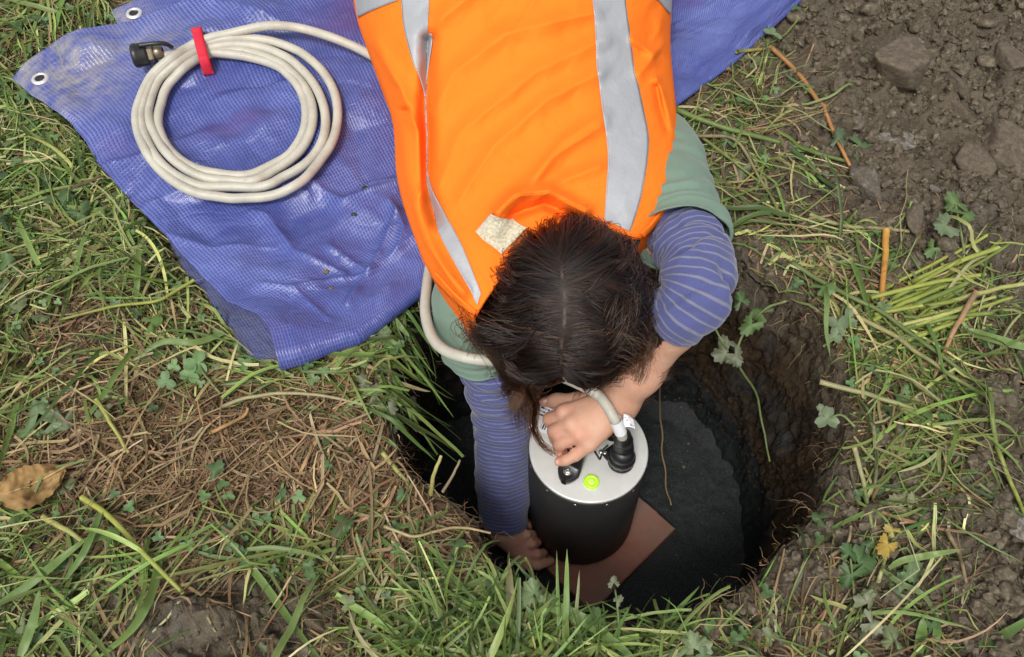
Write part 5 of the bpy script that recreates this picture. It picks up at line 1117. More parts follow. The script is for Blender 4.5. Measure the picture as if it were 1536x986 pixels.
def build_grass():
    B = Blades()                                                       # dead thatch
    n = 14500; x, y = sample_roots(n, d_dry); grow(B, x, y, rng.lognormal(-3.05, .5, n), rng.uniform(.0007, .0026, n), pal(n, DRY, [3, 3, 2, 1, 2, 2, 1]), pal(n, DRY, [3, 3, 2, 1, 2, 2, 1]), e0=.12, droop=.3, curve=1.0, lift=.008, kink=.25)
    n = 1900; x, y = sample_roots(n, d_dry); grow(B, x, y, rng.lognormal(-2.5, .4, n), rng.uniform(.0014, .0042, n), pal(n, DRY, [2, 1, 3, 3, 2, 0, 2]), pal(n, DRY, [2, 1, 3, 3, 2, 0, 2]), e0=.12, droop=.3, curve=.8, lift=.014, kink=.4)
    B.build('dead_grass', M['straw'], 'matted brown dead grass and straw over the soil left of the hole', 'dead grass')
    B = Blades()                                                       # low green layer
    n = 8500; x, y = sample_roots(n, d_green); c = pal(n, GREEN, [4, 3, 3, 1.5, 2, 1.2]); grow(B, x, y, rng.lognormal(-2.75, .45, n), rng.uniform(.0012, .0042, n), c, c * 1.15, e0=.22, droop=.55, curve=.7, lift=.012, kink=.2, dens=d_keep)
    n = 4200; x, y = sample_roots(n, d_green); c = pal(n, GREEN, [4, 1.5, 4, 3, .7, 2.2]); grow(B, x, y, rng.lognormal(-2.45, .4, n), rng.uniform(.0016, .0050, n), c * .95 + np.array([.04, .035, .01]), c, e0=.28, droop=.7, curve=.55, lift=.022, K=9, kink=.25, dens=d_keep)
    n = 1500; x, y = sample_roots(n, d_green); c = pal(n, GREEN, [0, 0, 2, 5, 0, 4]); grow(B, x, y, rng.lognormal(-2.25, .35, n), rng.uniform(.0012, .0026, n), c, c, e0=.2, droop=.5, curve=.35, lift=.026, K=9, kink=.35, dens=d_keep)
    n = 620; x, y = sample_roots(n, lambda px, py: d_green(px, py) * np.where(px < 1000, .5 + .8 * sstep(640, 850, py), .3)); c = pal(n, GREEN, [4, 2, 4, 1, 0, 0]); grow(B, x, y, rng.uniform(.07, .17, n), rng.uniform(.0045, .0085, n), c * 1.1, c, e0=.35, droop=.8, curve=.4, lift=.026, K=10, coh=0, fold=.35, dens=d_keep)
    B.build('grass', M['plant'], 'cut and flattened green grass lying around the hole', 'grass')
    B = Blades()                                                       # tuft still standing on the near lip
    n = 620; px = rng.normal(800, 115, n); py = rng.uniform(915, 1030, n) + .0006 * (px - 800) ** 2 * 0; P = gp(px, py); k = (hole_in(P[:, 0], P[:, 1]) < -.003) & (px > 600) & (px < 1060); P = P[k]; n = len(P)
    c = pal(n, GREEN, [4, 2, 4, 1, 1, .3]); grow(B, P[:, 0], P[:, 1], rng.uniform(.04, .115, n), rng.uniform(.0016, .0050, n), c * .9, c * 1.1, az=rng.normal(1.6, 1.0, n), e0=.9, droop=.9, curve=.4, lift=.006, K=9, coh=0, fold=.35, maxin=.05)
    n = 260; px = rng.uniform(470, 660, n); py = rng.uniform(440, 620, n); P = gp(px, py); k = (hole_in(P[:, 0], P[:, 1]) < -.002) & (hole_in(P[:, 0], P[:, 1]) > -.07); P = P[k]; n = len(P)
    c = pal(n, GREEN, [4, 3, 2, 1, 2, .3]); grow(B, P[:, 0], P[:, 1], rng.uniform(.05, .14, n), rng.uniform(.0016, .0060, n), c * .9, c, az=rng.normal(-.5, .6, n), e0=.5, droop=1.0, curve=.4, lift=.01, K=9, coh=0, fold=.35, maxin=.09)
    B.build('lip_grass', M['plant'], 'longer green grass still growing along the lip of the hole', 'grass')
build_grass()
def build_roots():
    B = Blades(); n = 700; th = rng.uniform(-pi, pi, n); R = rim_r(th) * rng.uniform(.965, 1.0, n); x, y = HC[0] + np.cos(th) * R, HC[1] + np.sin(th) * R; z = gh(x, y) - rng.random(n) ** 1.6 * .16
    K = 7; P = np.zeros((n, K, 3)); P[:, 0] = np.stack([x, y, z], 1); d = np.stack([-np.cos(th), -np.sin(th), -.4 + 0 * th], 1) * .5 + rng.normal(0, .6, (n, 3)); L = rng.lognormal(-3.6, .5, n)
    for k in range(1, K): d = unit(d + rng.normal(0, .45, (n, 3)) + [0, 0, -.25]); P[:, k] = P[:, k - 1] + d * (L / K)[:, None]
    sd_ = unit(np.cross(unit(np.gradient(P, axis=1)), [.3, -.6, .7])); c = pal(n, DRY, [3, 2, 2, 1, 2, 1, 0]); B.ribbons(P, np.tile(rng.uniform(.0004, .0012, n)[:, None], (1, K)) * np.linspace(1, .4, K), sd_, c, c)
    B.build('roots', M['straw'], 'fine pale roots sticking out of the cut wall of the hole', 'roots')
build_roots()

# ------------------------------------------------------------------ leaves
def leaf_lobed(r=1.0, seed=0, rings=4, m=40):
    g = np.random.default_rng(seed); a = np.linspace(-2.55, 2.55, m); dp = g.uniform(.42, .62); lob = 1 - dp + dp * np.abs(np.cos(a * 1.32 + g.normal(0, .08))) ** .75; lob *= (1 + .09 * np.sin(a * g.uniform(11, 16) + g.uniform(0, 6))) * (1 + .16 * np.sin(a * 1.7 + g.uniform(0, 6))); lob *= 1 - .12 * np.abs(a) / 2.55
    V = [[0, 0, 0]]
    for k in range(1, rings + 1):
        q = k / rings; R = r * (lob ** min(1, q + .1)) * q; V += np.stack([R * np.cos(a), R * np.sin(a), r * (.16 * q ** 2 * np.cos(a * 2.64) - .22 * q ** 2 + .03 * np.sin(a * 7 + seed) * q)], 1).tolist()
    V = np.array(V); j = np.arange(m - 1); F = [np.stack([np.zeros(m - 1, int), 1 + j, 2 + j], 1), gridf(rings, m, off=1)]; return V, F
def leaf_clover(r=1.0, seed=0):
    out = []
    for k in range(3):
        n, m = 6, 5; u = np.linspace(0, 1, n)[:, None]; v = np.linspace(-1, 1, m)[None]; wd = .40 * np.sin(np.clip(u, 0, 1) ** .8 * pi * .80 + .1) ** .8
        X = u * .9 - .08 * (u > .95) * (1 - np.abs(v)); Y = v * wd; Z = .14 * np.abs(v) * wd * 2 + .12 * u - .10 * u ** 2; a = radians(120 * k + 12 * sin(seed * 3 + k)); G = np.stack([X * cos(a) - Y * sin(a), X * sin(a) + Y * cos(a), Z + 0 * X], -1) * r
        out.append((G.reshape(-1, 3), gridf(n, m)))
    return out
def leaf_mass():
    V, F3, F4, C, o = [], [], [], [], 0
    def put(T, fs, P, r, c, tilt):
        nonlocal o
        az = rng.uniform(0, 2 * pi); N = unit(np.array([rng.normal(0, tilt), rng.normal(0, tilt) - .25, 1.])); s = unit(np.cross([cos(az), sin(az), 0.], N)); t = np.cross(N, s); W = P + (T[:, :1] * t + T[:, 1:2] * s + T[:, 2:] * N) * r
        V.append(W); C.append(np.tile(c, (len(T), 1)) * (1 + .2 * rng.normal()))
        for f in fs: (F3 if f.shape[1] == 3 else F4).append(f + o)
        o += len(T)
    n = 620; x, y = sample_roots(n, lambda px, py: d_green(px, py) * (.25 + .75 * (noise(px / 60, py / 60, 0, 171) > .05)))
    for a, b in zip(x, y):
        P = np.array([a, b, gh(a, b) + rng.uniform(.006, .024)]); r = rng.uniform(.006, .0115); c = np.array([(.085, .17, .06), (.12, .21, .08), (.06, .12, .04)][rng.integers(3)])
        for T, f in leaf_clover(1, rng.integers(99)): put.__wrapped__ if False else None
        az = rng.uniform(0, 2 * pi); T, f = join(leaf_clover(1, int(rng.integers(99)))); put(T, f, P, r, c, .3)
    n = 360; x, y = sample_roots(n, lambda px, py: d_green(px, py) * (.3 + .7 * (noise(px / 75 + 9, py / 75, 0, 172) > .0)))
    for a, b in zip(x, y):
        T, f = leaf_lobed(1, int(rng.integers(99)), 3, 26); put(T, f, np.array([a, b, gh(a, b) + rng.uniform(.004, .02)]), rng.uniform(.009, .019), np.array([(.06, .12, .035), (.09, .16, .045), (.12, .15, .07), (.045, .09, .03)][rng.integers(4)]), .4)
    mk_ = mk('weed_leaves', np.vstack(V), [np.vstack(F3), np.vstack(F4)], M['leaf'], col=np.clip(np.vstack(C), .004, 1)); tag(mk_, 'small clover and buttercup leaves mixed through the grass', 'leaves', kind='stuff')
leaf_mass()

def path3(pts, n=40):
    """photo-pixel path with heights above the ground (third value), or below it where it hangs into the hole"""
    p = resample(np.array([q if len(q) == 3 else (*q, .012) for q in pts], float), n); P = gp(p[:, 0], p[:, 1], p[:, 2]); Q = np.pad(P, ((3, 3), (0, 0)), 'edge'); Q = sum(Q[k:k + n] for k in range(7)) / 7; Q[0], Q[-1] = P[0], P[-1]; Q[:, 2] = np.where(p[:, 2] > .003, np.maximum(Q[:, 2], gh(Q[:, 0], Q[:, 1]) + .003), Q[:, 2]); return Q
def vcol(n, c0, c1=None): t = np.linspace(0, 1, n)[:, None]; return np.array(c0) * (1 - t) + np.array(c1 if c1 is not None else c0) * t
def stem(pts, wpx, c0, c1=None, parent=None, name='stem', label=None, cat='stem', group=None, n=36, taper=.7, nodes=()):
    P = path3(pts, n); sc = np.linalg.norm(P - CAM, axis=1) / FPX; r = wpx * sc / 2 * np.linspace(1, taper, n); s = np.linspace(0, 1, n)
    P = P + np.stack([noise(s * 7 + wpx, pts[0][0] * .37, k, 181) for k in range(3)], 1) * .007 * np.linalg.norm(P[-1] - P[0])
    for q in nodes: r = r * (1 + .12 * np.exp(-((s - q) / .012) ** 2))
    V, F, uv = tube(P, r, 8, disp=r[:, None] * .12 * np.sin(np.arange(8) * 3.1)[None]); C = np.repeat(vcol(n, c0, c1), 8, 0); C = np.vstack([C, C[:1], C[-1:]]) * (1 + .12 * noise(V[:, 0] * 90, V[:, 1] * 90, V[:, 2] * 90, 7))[:, None]
    o = mk(name, V, F, M['plant'], parent, col=C)
    if label: tag(o, label, cat, group)
    return o
def blade(pts, wpx, c0, c1=None, label=None, n=30, cut=False, roll=.2, group='single broad grass blades', tipw=.05):
    P = path3(pts, n)[None]; sc = np.linalg.norm(P - CAM, axis=-1) / FPX; T = unit(np.gradient(P, axis=1)); look = unit(CAM - P); sd_ = unit(np.cross(T, look)); up = np.cross(sd_, T); s = np.linspace(0, 1, n)[None, :, None]; a = roll * (1 + 1.2 * np.sin(3 * s + wpx)); sd_ = sd_ * np.cos(a) + up * np.sin(a)
    prof = np.interp(np.linspace(0, 1, n), [0, .12, .55, .85, 1], [.6, .95, 1, .6, tipw]) if not cut else np.interp(np.linspace(0, 1, n), [0, .1, 1], [.7, 1, .9])
    B = Blades(); B.ribbons(P, wpx * sc * prof[None], sd_, np.array([c0]), np.array([c1 if c1 is not None else c0]), .3)
    return tag(mk('grass_blade', B.V[0], B.F[0], M['plant'], col=B.C[0]), label, 'grass blade', group)
G1, G2, G3, Y1, Y2, O1, BR = (.12, .21, .05), (.17, .26, .07), (.08, .15, .035), (.33, .36, .07), (.42, .40, .13), (.46, .22, .075), (.19, .125, .065)
# single blades that stand out
for pts, wd, c0, c1, lb in [
    ([(335, 802), (385, 862), (420, 910), (452, 955), (490, 1000)], 11, G2, G1, 'long broad green blade across the bare soil at bottom left'),
    ([(566, 726), (557, 780), (548, 850), (530, 920), (520, 995)], 9, (.16, .20, .08), (.13, .16, .06), 'dull upright blade crossing the straw near the bottom, left of the hole'),
    ([(240, 832, .02), (228, 890, .02), (198, 945, .02), (140, 992, .02)], 12, G1, G2, 'bent broad green blade left of the bare soil patch'),
    ([(762, 893, .02), (815, 905, .03), (868, 925, .035), (915, 958, .03), (965, 1000, .02)], 17, G2, G1, 'broadest arching green blade at the bottom centre, below the tile'),
    ([(668, 918, .02), (690, 948, .02), (712, 985, .02), (728, 1020, .01)], 19, G1, G1, 'short broad cut blade at the bottom, left of the standing tuft'),
    ([(846, 1000, .0), (849, 930, .03), (850, 870, .06), (850.5, 824, .085)], 9, G1, (.2, .32, .08), 'tallest upright blade in front of the black cylinder'),
    ([(840, 1000, .0), (838, 930, .03), (836, 870, .05), (835, 826, .07)], 6, G1, G2, 'slim pointed blade just left of the tallest upright one'),
    ([(870, 990, .0), (864, 930, .03), (867, 890, .05), (869, 856, .06)], 6, (.2, .26, .1), (.28, .3, .16), 'thin greyish blade just right of the tallest upright one'),
    ([(783, 1000, .0), (772, 940, .02), (765, 890, .035), (764, 838, .04)], 15, (.13, .19, .06), (.24, .2, .1), 'wide blade with a browned tip beneath the hand by the tile'),
    ([(1452, 496, .02), (1490, 508, .025), (1520, 516, .022), (1560, 528, .015)], 13, G2, (.2, .3, .11), 'smooth pale green blade at the right edge beside the cut stems'),
    ([(1248, 792), (1290, 772), (1340, 748), (1406, 712)], 6, G1, G2, 'slender green blade running up to the right beside the hole'),
    ([(1334, 853, .02), (1352, 841, .03), (1390, 834, .035), (1446, 824, .03)], 9, G2, (.24, .32, .11), 'pale arching blade over the clods at lower right'),
    ([(1324, 855, .02), (1352, 876, .03), (1385, 892, .03), (1405, 925, .015)], 8, (.14, .2, .07), (.12, .17, .06), 'drooping green blade below the pale arching one at lower right'),
    ([(1376, 985, .0), (1383, 950, .02), (1385, 925, .03)], 14, G2, G1, 'short upright blade at the bottom right'),
    ([(1402, 978, .0), (1406, 945, .02), (1407, 920, .03)], 10, G1, G1, 'narrow upright blade at the bottom right, right of the short one'),
    ([(1470, 968, .01), (1510, 950, .015), (1548, 925, .02)], 13, (.13, .19, .07), G1, 'grey green blade at the bottom right corner'),
    ([(463, 375, .03), (452, 360, .03), (447, 420, .03), (452, 470, .02)], 9, G2, G1, 'folded bright blade left of the tarpaulin fold') if False else ([(208, 375, .03), (206, 410, .03), (204, 455, .02)], 9, G2, G1, 'short bright upright blade left of the tarpaulin'),
    ([(335, 500, .025), (290, 515, .03), (245, 512, .03), (200, 540, .02)], 9, G2, G1, 'long green blade pointing from the tarpaulin corner to the left'),
    ([(205, 515, .03), (175, 560, .03), (150, 600, .02), (120, 640, .015)], 8, G2, G1, 'green blade running down to the left, left of the clover'),
    ([(548, 492, .01), (560, 520, .01), (572, 545, -.005), (578, 565, -.02)], 10, G2, (.2, .32, .1), 'bright blade hanging from under the tarpaulin at the hole edge'),
    ([(585, 470, .02), (600, 490, .012), (615, 506, .0)], 9, G1, G2, 'short blade between the tarpaulin and the dark hole'),
    ([(110, 420, .02), (125, 360, .03), (150, 325, .03)], 6, G2, G1, 'bent thin green blade left of the tarpaulin edge'),
    ([(0, 905, .02), (40, 880, .03), (95, 835, .03), (140, 800, .02)], 11, G1, G2, 'broad blade rising to the right at the bottom left edge'),
    ([(30, 985, .02), (50, 930, .03), (60, 880, .03)], 12, G2, G1, 'broad upright blade at the bottom left corner'),
    ([(150, 770, .03), (125, 830, .03), (90, 880, .02)], 9, G1, G1, 'green blade above the bottom left corner') ]:
    blade(pts, wd, c0, c1, lb)
# stems and stalks that can be told apart
for pts, wd, c0, c1, lb in [
    ([(1157, 72, .02), (1195, 108, .012), (1230, 155, .012), (1252, 200, .014), (1268, 238, .016), (1281, 258, .01)], 7, (.34, .17, .06), O1, 'long orange brown stalk slanting over the soil from tarpaulin to grey stone'),
    ([(1105, 78, .02), (1130, 75, .025), (1157, 72, .02)], 6, (.22, .24, .06), (.3, .22, .07), 'olive stalk sticking out from the tarpaulin edge'),
    ([(1013, 166, .03), (1100, 196, .02), (1190, 220, .014), (1272, 241, .01)], 8, (.17, .25, .07), (.12, .18, .05), 'thick green stalk pointing right from beside the vest'),
    ([(1012, 176, .03), (1060, 212, .02), (1110, 250, .016), (1152, 284, .01)], 5, (.2, .25, .07), (.17, .22, .06), 'thin green stalk below the thick green one beside the vest'),
    ([(1020, 204, .03), (1070, 204, .022), (1105, 208, .024), (1122, 236, .02), (1140, 268, .016), (1160, 300, .01)], 5.5, (.28, .22, .14), (.24, .22, .1), 'bent brown stalk beside the green shirt sleeve'),
    ([(1072, 306, .02), (1110, 292, .016), (1152, 274, .01)], 5, (.17, .25, .07), (.16, .22, .06), 'short green stalk beside the green shirt sleeve'),
    ([(1082, 245, .02), (1092, 285, .014), (1118, 320, .014), (1160, 333, .014), (1225, 345, .01)], 6, (.12, .085, .05), (.2, .15, .09), 'curving dark brown stalk beside the striped sleeve'),
    ([(1130, 238, .014), (1148, 272, .012), (1158, 304, .01)], 4.5, (.24, .23, .1), None, 'thin straw stalk ending beside the bent brown stalk'),
    ([(1330, 345, .02), (1327, 390, .022), (1324, 430, .02), (1322, 468, .012)], 10, (.55, .30, .06), (.45, .19, .05), 'bright orange yellow stalk standing beside the cut stems'),
    ([(1186, 396, .012), (1240, 428, .02), (1320, 470, .026), (1400, 525, .03), (1490, 586, .02)], 7, (.15, .2, .07), (.13, .19, .05), 'longest green stalk slanting down right across the cut stems'),
    ([(1287, 476, .02), (1345, 506, .03), (1415, 556, .03), (1482, 598, .02)], 7, (.4, .33, .15), (.14, .2, .06), 'green stalk with a straw end just below the longest stalk'),
    ([(1230, 572, .012), (1290, 588, .02), (1350, 606, .02), (1395, 624, .01)], 8, (.36, .33, .17), (.24, .30, .1), 'pale green stalk with a brown end above the clover at the hole edge'),
    ([(1340, 548, .02), (1380, 580, .02), (1435, 618, .012)], 7, (.3, .27, .1), (.15, .2, .07), 'yellowish stalk lying below the slanting stalks'),
    ([(1486, 582, .02), (1488, 630, .02), (1502, 690, .018), (1520, 735, .016), (1536, 774, .01)], 7, (.14, .2, .06), Y1, 'yellow green stalk running down the right edge'),
    ([(1281, 672, .022), (1294, 718, .018), (1308, 792, .01)], 7, (.4, .38, .2), (.2, .25, .08), 'short pale stalk leaning at the right side of the hole'),
    ([(1310, 640, .02), (1315, 680, .02), (1312, 740, .01)], 6, (.17, .15, .1), None, 'dark withered stalk right of the leaning pale one'),
    ([(1276, 700, .01), (1284, 745, .008), (1292, 775, .004)], 5, (.15, .12, .08), None, 'thin withered stalk left of the leaning pale one'),
    ([(1216, 375, .012), (1255, 408, .016), (1290, 438, .014), (1300, 470, .01)], 5, (.33, .22, .14), (.25, .15, .09), 'thin reddish brown stalk above the longest green stalk'),
    ([(1463, 440, .03), (1440, 480, .03), (1415, 530, .02)], 8, (.4, .26, .15), (.44, .24, .13), 'peach coloured stalk lying across the cut stems'),
    ([(1215, 322, .012), (1262, 338, .012), (1310, 342, .012), (1365, 347, .01)], 7, (.28, .3, .12), (.34, .27, .15), 'flat pale stalk lying above the orange yellow stalk'),
    ([(124, 746, .02), (165, 775, .026), (215, 830, .024), (276, 890, .014)], 8, (.42, .44, .09), (.3, .36, .08), 'bright yellow green stalk slanting above the bare soil'),
    ([(64, 776, .02), (100, 795, .02), (128, 815, .02)], 8, Y2, (.4, .42, .15), 'short pale yellow stalk at the left edge'),
    ([(572, 678, .008), (594, 704, .008), (618, 732, .004)], 8, (.42, .42, .14), (.3, .32, .1), 'yellow stub at the left rim of the hole'),
    ([(646, 742, .0), (650, 715, .02), (662, 684, .035)], 7, (.35, .3, .1), (.46, .42, .15), 'short straw stub sticking up at the near left rim'),
    ([(664, 738, .0), (680, 712, .02), (690, 690, .03)], 5, (.25, .2, .12), (.3, .24, .15), 'frayed brown stub beside the straw stub at the rim'),
    ([(575, 790, .02), (625, 805, .02), (680, 790, .015), (735, 800, .01)], 5, (.38, .34, .16), (.42, .3, .16), 'long straw lying along the near left rim'),
    ([(330, 610, .02), (400, 590, .02), (470, 592, .02), (545, 606, .01)], 6, (.35, .32, .16), (.36, .32, .18), 'pale straw arching below the tarpaulin fold'),
    ([(315, 650, .02), (365, 625, .02), (372, 612, .02)], 6, (.42, .25, .1), None, 'short orange straw in the brown thatch'),
    ([(290, 420, .03), (240, 450, .03), (170, 460, .02), (90, 480, .02)], 5, Y1, (.25, .28, .07), 'long thin yellow green stalk left of the tarpaulin fold'),
    ([(145, 600, .02), (160, 625, .02), (193, 680, .015)], 6, Y1, Y2, 'yellow green stalk lying above the brown leaf'),
    ([(990, 574, -.05), (991, 630, -.20), (996, 700, -.27), (1006, 758, -.33)], 3, (.2, .15, .08), (.3, .2, .1), 'thin straw hanging in the hole right of the cylinder'),
    ([(1318, 872, .012), (1324, 850, .016), (1330, 832, .018)], 6, (.42, .42, .2), Y2, 'short pale stalk under the yellow leaf'),
    ([(1420, 795, .02), (1440, 835, .016), (1450, 875, .01)], 6, (.26, .19, .11), None, 'brown stalk leaning on the clods at lower right'),
    ([(1245, 835, .01), (1272, 815, .012), (1276, 790, .014)], 5, (.36, .28, .17), None, 'crooked pale root at the lower right rim') ]:
    stem(pts, wd, c0, c1, label=lb, group='single stalks lying on the ground', nodes=(.33, .7))
for k in range(30):      # the heap of cut stems
    t = k / 29; x0 = 1300 + 95 * ((k * .37) % 1) + 14 * rng.normal(); y0 = 474 + 84 * (t - .5) - .12 * (x0 - 1300) + 8 * rng.normal(); L = rng.uniform(60, 175); a = radians(-19 + 9 * rng.normal() + 5 * (t - .5)); c = np.array([(.36, .41, .085), (.29, .35, .07), (.42, .43, .15), (.19, .26, .06)][rng.integers(4)])
    h = .008 + .022 * rng.random(); stem([(x0, y0, h * .6), (x0 + L * .5 * cos(a), y0 + L * .5 * sin(a) + 3 * rng.normal(), h), (x0 + L * cos(a), y0 + L * sin(a), h * .8)], rng.uniform(4.8, 7.6), c * rng.uniform(.7, 1.1), c, label='yellow green cut stem in the heap beside the orange yellow stalk', group='heap of cut stems', n=14, taper=.85, name='cut_stem', cat='cut stem')

def sprig(name, stems, leaves, label, cat, lab_group=None, c=(.09, .16, .05)):
    """a little plant: stems and leaves as parts"""
    P0 = gp(np.array(float(stems[0][0][0])), np.array(float(stems[0][0][1]))) if stems else gp(np.array(float(leaves[0][1])), np.array(float(leaves[0][2])))
    t = thing(name, tuple(P0), label, cat, lab_group)
    for s in stems: stem(s, 4, (.2, .24, .09), (.13, .19, .06), t, n=24)
    for kind, px, py, r, dz, az, cc in leaves:
        P = gp(np.array(float(px)), np.array(float(py)), dz); R = r * np.linalg.norm(P - CAM) / FPX; N = unit(np.array([.25 * rng.normal(), -.45 + .2 * rng.normal(), 1.])); d = np.array([cos(radians(az)), sin(radians(az)), 0]); d = unit(d - N * (d @ N)); s = np.cross(N, d)
        c0 = np.array(cc if cc is not None else c)
        lst = [leaf_lobed(1, int(px) % 97, 5, 60)] if kind == 'lobed' else leaf_clover(1, int(px) % 97)
        for T, f in lst:
            V = P + (T[:, :1] * d + T[:, 1:2] * s + T[:, 2:] * N) * R; rr = np.linalg.norm(T[:, :2], axis=1)[:, None]
            mk('leaf' if kind == 'lobed' else 'leaflet', V, f, M['leaf'], t, col=np.clip(c0 * (1.15 - .25 * rr) * (1 + .15 * noise(V[:, 0] * 300, V[:, 1] * 300, 0, 5))[:, None], .004, 1))
    return t
PALE, MID, DARK, GREY = (.13, .18, .095), (.085, .15, .045), (.045, .10, .028), (.13, .15, .09)
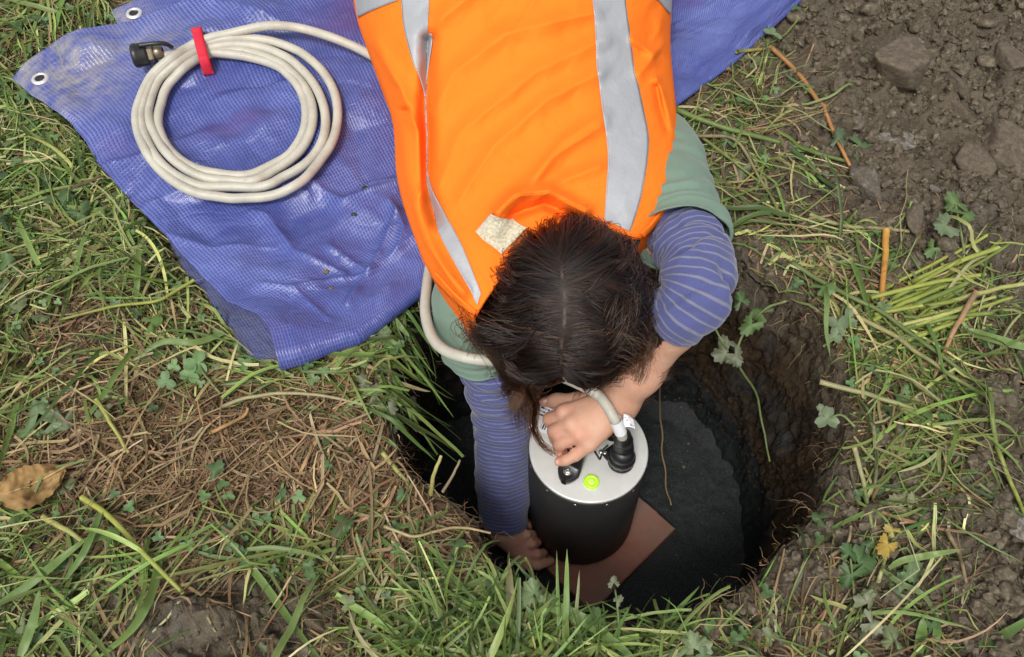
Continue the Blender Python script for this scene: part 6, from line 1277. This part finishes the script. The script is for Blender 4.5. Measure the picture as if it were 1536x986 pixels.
for a in [('buttercup_sprig', [[(1058, 468, -.01), (1085, 515, -.03), (1092, 528, -.05)], [(1130, 470, .0), (1112, 512, -.03), (1095, 530, -.05), (1115, 562, -.09), (1141, 602, -.14), (1145, 650, -.17), (1154, 694, -.19)]], [('lobed', 1090, 530, 23, -.045, 215, GREY), ('lobed', 1103, 536, 16, -.05, -60, GREY), ('lobed', 1092, 516, 15, -.04, 120, GREY)], 'grey green lobed sprig hanging into the hole below the striped elbow', 'plant'),
          ('buttercup_sprig', [[(1180, 452, .01), (1150, 462, .01), (1130, 482, .0)]], [('lobed', 1128, 486, 19, .0, 230, MID), ('lobed', 1142, 470, 17, .006, 150, MID), ('lobed', 1112, 452, 15, .01, 100, DARK)], 'bright lobed sprig on the right rim just above the hanging sprig', 'plant'),
          ('clover_sprig', [[(1330, 450, .02), (1290, 478, .02), (1262, 496, .02)], [(1235, 520, .01), (1262, 500, .02)]], [('clover', 1256, 488, 19, .02, 30, PALE), ('clover', 1272, 478, 17, .022, 80, PALE), ('clover', 1250, 505, 15, .018, 200, PALE)], 'pale clover sprig at the right rim, left of the cut stems', 'clover'),
          ('clover_sprig', [[(1282, 640, .01), (1262, 622, .014), (1245, 628, .014)]], [('clover', 1240, 628, 20, .014, 200, PALE), ('clover', 1236, 616, 13, .012, 120, GREY)], 'single pale clover leaf overhanging the right rim of the hole', 'clover'),
          ('buttercup_sprig', [[(1282, 915, .004), (1280, 880, .014), (1276, 838, .02)]], [('lobed', 1288, 846, 27, .022, 330, DARK), ('lobed', 1276, 862, 21, .018, 250, DARK), ('lobed', 1274, 832, 16, .022, 100, DARK)], 'dark green lobed plant at the lower right rim of the hole', 'plant'),
          ('buttercup_sprig', [[(1446, 380, .006), (1440, 340, .016), (1432, 305, .024)], [(1455, 360, .01), (1478, 390, .012), (1472, 425, .01)]], [('lobed', 1434, 306, 18, .026, 100, MID), ('lobed', 1446, 322, 16, .024, 10, MID), ('lobed', 1420, 338, 20, .02, 200, PALE), ('lobed', 1400, 372, 14, .016, 220, MID)], 'upright green sprig growing above the heap of cut stems', 'plant'),
          ('buttercup_sprig', [[(1262, 222, .014), (1285, 222, .018)]], [('lobed', 1294, 222, 22, .018, 5, (.08, .14, .06)), ('lobed', 1258, 210, 15, .016, 80, (.06, .1, .05))], 'lobed green leaf beside the lower end of the orange stalk', 'plant'),
          ('clover_sprig', [[(330, 590, .01), (305, 560, .02), (298, 540, .024)]], [('clover', 296, 545, 21, .026, 80, (.13, .24, .09)), ('clover', 286, 562, 18, .022, 190, (.13, .24, .09)), ('clover', 250, 572, 17, .018, 220, (.11, .2, .08))], 'round leaved clover below the open fold of the tarpaulin', 'clover'),
          ('buttercup_sprig', [[(530, 560, .012), (560, 590, .012), (580, 615, .01)]], [('lobed', 560, 590, 17, .014, 40, GREY), ('lobed', 582, 610, 18, .01, 300, GREY), ('lobed', 548, 575, 14, .016, 120, GREY), ('lobed', 592, 640, 13, -.01, 250, GREY)], 'dusty grey green sprig on the left rim of the hole', 'plant'),
          ('buttercup_sprig', [[(560, 520, .012), (590, 560, -.02), (612, 605, -.07)]], [('lobed', 610, 600, 18, -.07, 240, (.09, .11, .07)), ('lobed', 620, 615, 14, -.08, 320, (.09, .11, .07))], 'shaded sprig hanging in the dark left side of the hole', 'plant'),
          ('clover_sprig', [[(545, 470, .01), (575, 500, .012), (598, 520, .006)]], [('clover', 592, 518, 17, .008, 20, MID), ('clover', 575, 502, 15, .014, 140, MID), ('clover', 548, 540, 14, .014, 250, MID)], 'green clover between the tarpaulin edge and the hole', 'clover'),
          ('buttercup_sprig', [[(815, 985, .0), (806, 930, .03), (800, 895, .045)]], [('lobed', 802, 890, 24, .045, 95, (.13, .19, .08)), ('lobed', 822, 905, 16, .04, 30, (.13, .19, .08)), ('lobed', 790, 908, 15, .04, 170, (.13, .19, .08))], 'tall pale lobed sprig in the tuft below the cylinder', 'plant'),
          ('clover_sprig', [[(892, 985, .0), (892, 950, .02), (894, 925, .035)]], [('clover', 893, 928, 19, .035, 90, MID), ('clover', 900, 940, 16, .03, 330, MID)], 'clover leaf in the tuft just below the tile corner', 'clover'),
          ('buttercup_sprig', [[(925, 985, .0), (928, 930, .04), (923, 885, .07)]], [('lobed', 921, 874, 10, .075, 100, GREY), ('lobed', 927, 902, 9, .06, 40, GREY)], 'thin upright weed in front of the dark sand beside the tile', 'plant'),
          ('yellow_sprig', [[(1370, 790, .012), (1350, 800, .016), (1338, 812, .018)]], [('lobed', 1332, 816, 18, .02, 230, (.38, .26, .05)), ('lobed', 1340, 797, 12, .018, 130, (.3, .24, .06))], 'yellowed leaf on the soil right of the hole', 'plant'),
          ('buttercup_sprig', [[(1385, 775, .012), (1362, 764, .014), (1345, 758, .014)]], [('lobed', 1352, 757, 22, .016, 160, (.26, .27, .14)), ('lobed', 1372, 752, 15, .016, 90, (.22, .24, .12))], 'faded lobed leaf above the yellowed leaf', 'plant'),
          ('arrow_weed', [[(1360, 905, .004), (1366, 885, .012)]], [('lobed', 1368, 866, 24, .02, 70, (.12, .18, .08)), ('lobed', 1350, 890, 14, .016, 200, (.12, .18, .08))], 'soft green leaf among the clods at lower right', 'plant'),
          ('buttercup_sprig', [[(1040, 1000, .0), (1040, 985, .02)]], [('lobed', 1040, 972, 26, .02, 110, (.17, .22, .11)), ('lobed', 1022, 985, 18, .02, 180, (.17, .22, .11))], 'pale lobed leaf at the bottom edge right of the tuft', 'plant'),
          ('buttercup_sprig', [[(60, 660, .01), (62, 630, .02)]], [('lobed', 58, 620, 26, .022, 120, (.13, .19, .09)), ('lobed', 78, 635, 20, .02, 20, (.13, .19, .09)), ('lobed', 45, 645, 18, .018, 220, MID)], 'bushy lobed plant above the brown leaf at the left edge', 'plant'),
          ('buttercup_sprig', [[(1290, 955, .0), (1292, 920, .014)]], [('lobed', 1302, 905, 22, .018, 60, (.19, .21, .13)), ('lobed', 1306, 935, 18, .014, 330, (.19, .21, .13)), ('lobed', 1340, 962, 20, .014, 80, (.14, .17, .08))], 'wilted grey plant below the dark green one at lower right', 'plant'),
          ('clover_sprig', [[(1140, 130, .01), (1152, 60, .02)]], [('clover', 1158, 50, 17, .02, 90, (.16, .25, .12)), ('clover', 1115, 150, 13, .02, 200, MID)], 'clover beside the tarpaulin edge at the top', 'clover'),
          ('buttercup_sprig', [[(210, 330, .01), (215, 350, .02)]], [('lobed', 90, 300, 20, .02, 60, DARK), ('lobed', 120, 320, 18, .02, 300, DARK), ('lobed', 75, 270, 17, .02, 150, DARK)], 'dark leafy weed left of the tarpaulin', 'plant')]: sprig(*a)

# dry brown leaf at the left edge
def dry_leaf():
    n, m = 40, 21; u = np.linspace(0, 1, n)[:, None]; v = np.linspace(-1, 1, m)[None]
    ax = resample(np.array([(-4, 744), (20, 738), (60, 722), (97, 702)], float), n); px0, py0 = ax[:, :1], ax[:, 1:]
    wd = 31 * np.sin(np.clip(u, .02, .98) ** .75 * pi) ** .6 * (1 + .04 * np.sin(u * 40) * np.abs(v) + .02 * np.sin(u * 90 + 2))
    dx, dy = np.gradient(ax[:, 0])[:, None], np.gradient(ax[:, 1])[:, None]; l = np.hypot(dx, dy); nx, ny = -dy / l, dx / l
    px, py = px0 - nx * v * wd, py0 - ny * v * wd; h = .022 + .016 * np.abs(v) ** 1.5 * (.6 + .5 * np.sin(u * 5)) + .006 * np.sin(u * 9 + v * 2) + .003 * noise(u * 12, v * 4, 0, 191)
    G = gp(px, py, h); root = thing('dry_leaf', tuple(G[20, 10]), 'large curled dry brown leaf at the left edge of the thatch', 'leaf')
    c = np.array([.34, .21, .085]) * (1 + .35 * fbm(u * 8, v * 3, 0, 192))[..., None]; c = c * (1 - .6 * sstep(.25, .5, fbm(u * 5 + 3, v * 2.2, 0, 193))[..., None])
    mk('leaf_blade', np.vstack([G.reshape(-1, 3), G.reshape(-1, 3) - [0, 0, .0006]]), [gridf(n, m), gridf(n, m, off=n * m)[:, ::-1]], M['straw'], root, col=np.vstack([np.clip(c.reshape(-1, 3), .01, 1)] * 2))
    P = np.vstack([G[2:, 10] + [0, 0, .0015], gp(np.array([112., 127.]), np.array([695., 689.]), .02)]); V, F, _ = tube(resample(P, 50), np.linspace(.0007, .0017, 50), 6); mk('midrib', V, F, M['straw'], root, col=np.tile([.46, .33, .15], (len(V), 1)))
dry_leaf()
# odd crumbs that fell on the tarp
for k, (px, py, s) in enumerate([(548, 283, 5), (531, 322, 4), (489, 408, 4), (496, 433, 3)]):
    P, N = ray_px(TBVH, px, py); V = IV1 * np.array([.0011 * s, .0009 * s, .0003 * s]) * rng.uniform(.7, 1.2, (len(IV1), 1)) + P + N * .0007
    tag(mk('leaf_scrap', V, IF1, M['leaf'], col=np.tile((.03, .06, .02) if k < 2 else (.2, .15, .05), (len(V), 1))), ['dark green leaf scrap on the tarpaulin beside the vest', 'tiny dark leaf scrap below the coil on the tarpaulin', 'yellowish crumb on the tarpaulin near its fold', 'tiny crumb just below the yellowish one on the tarpaulin'][k], 'leaf scrap')
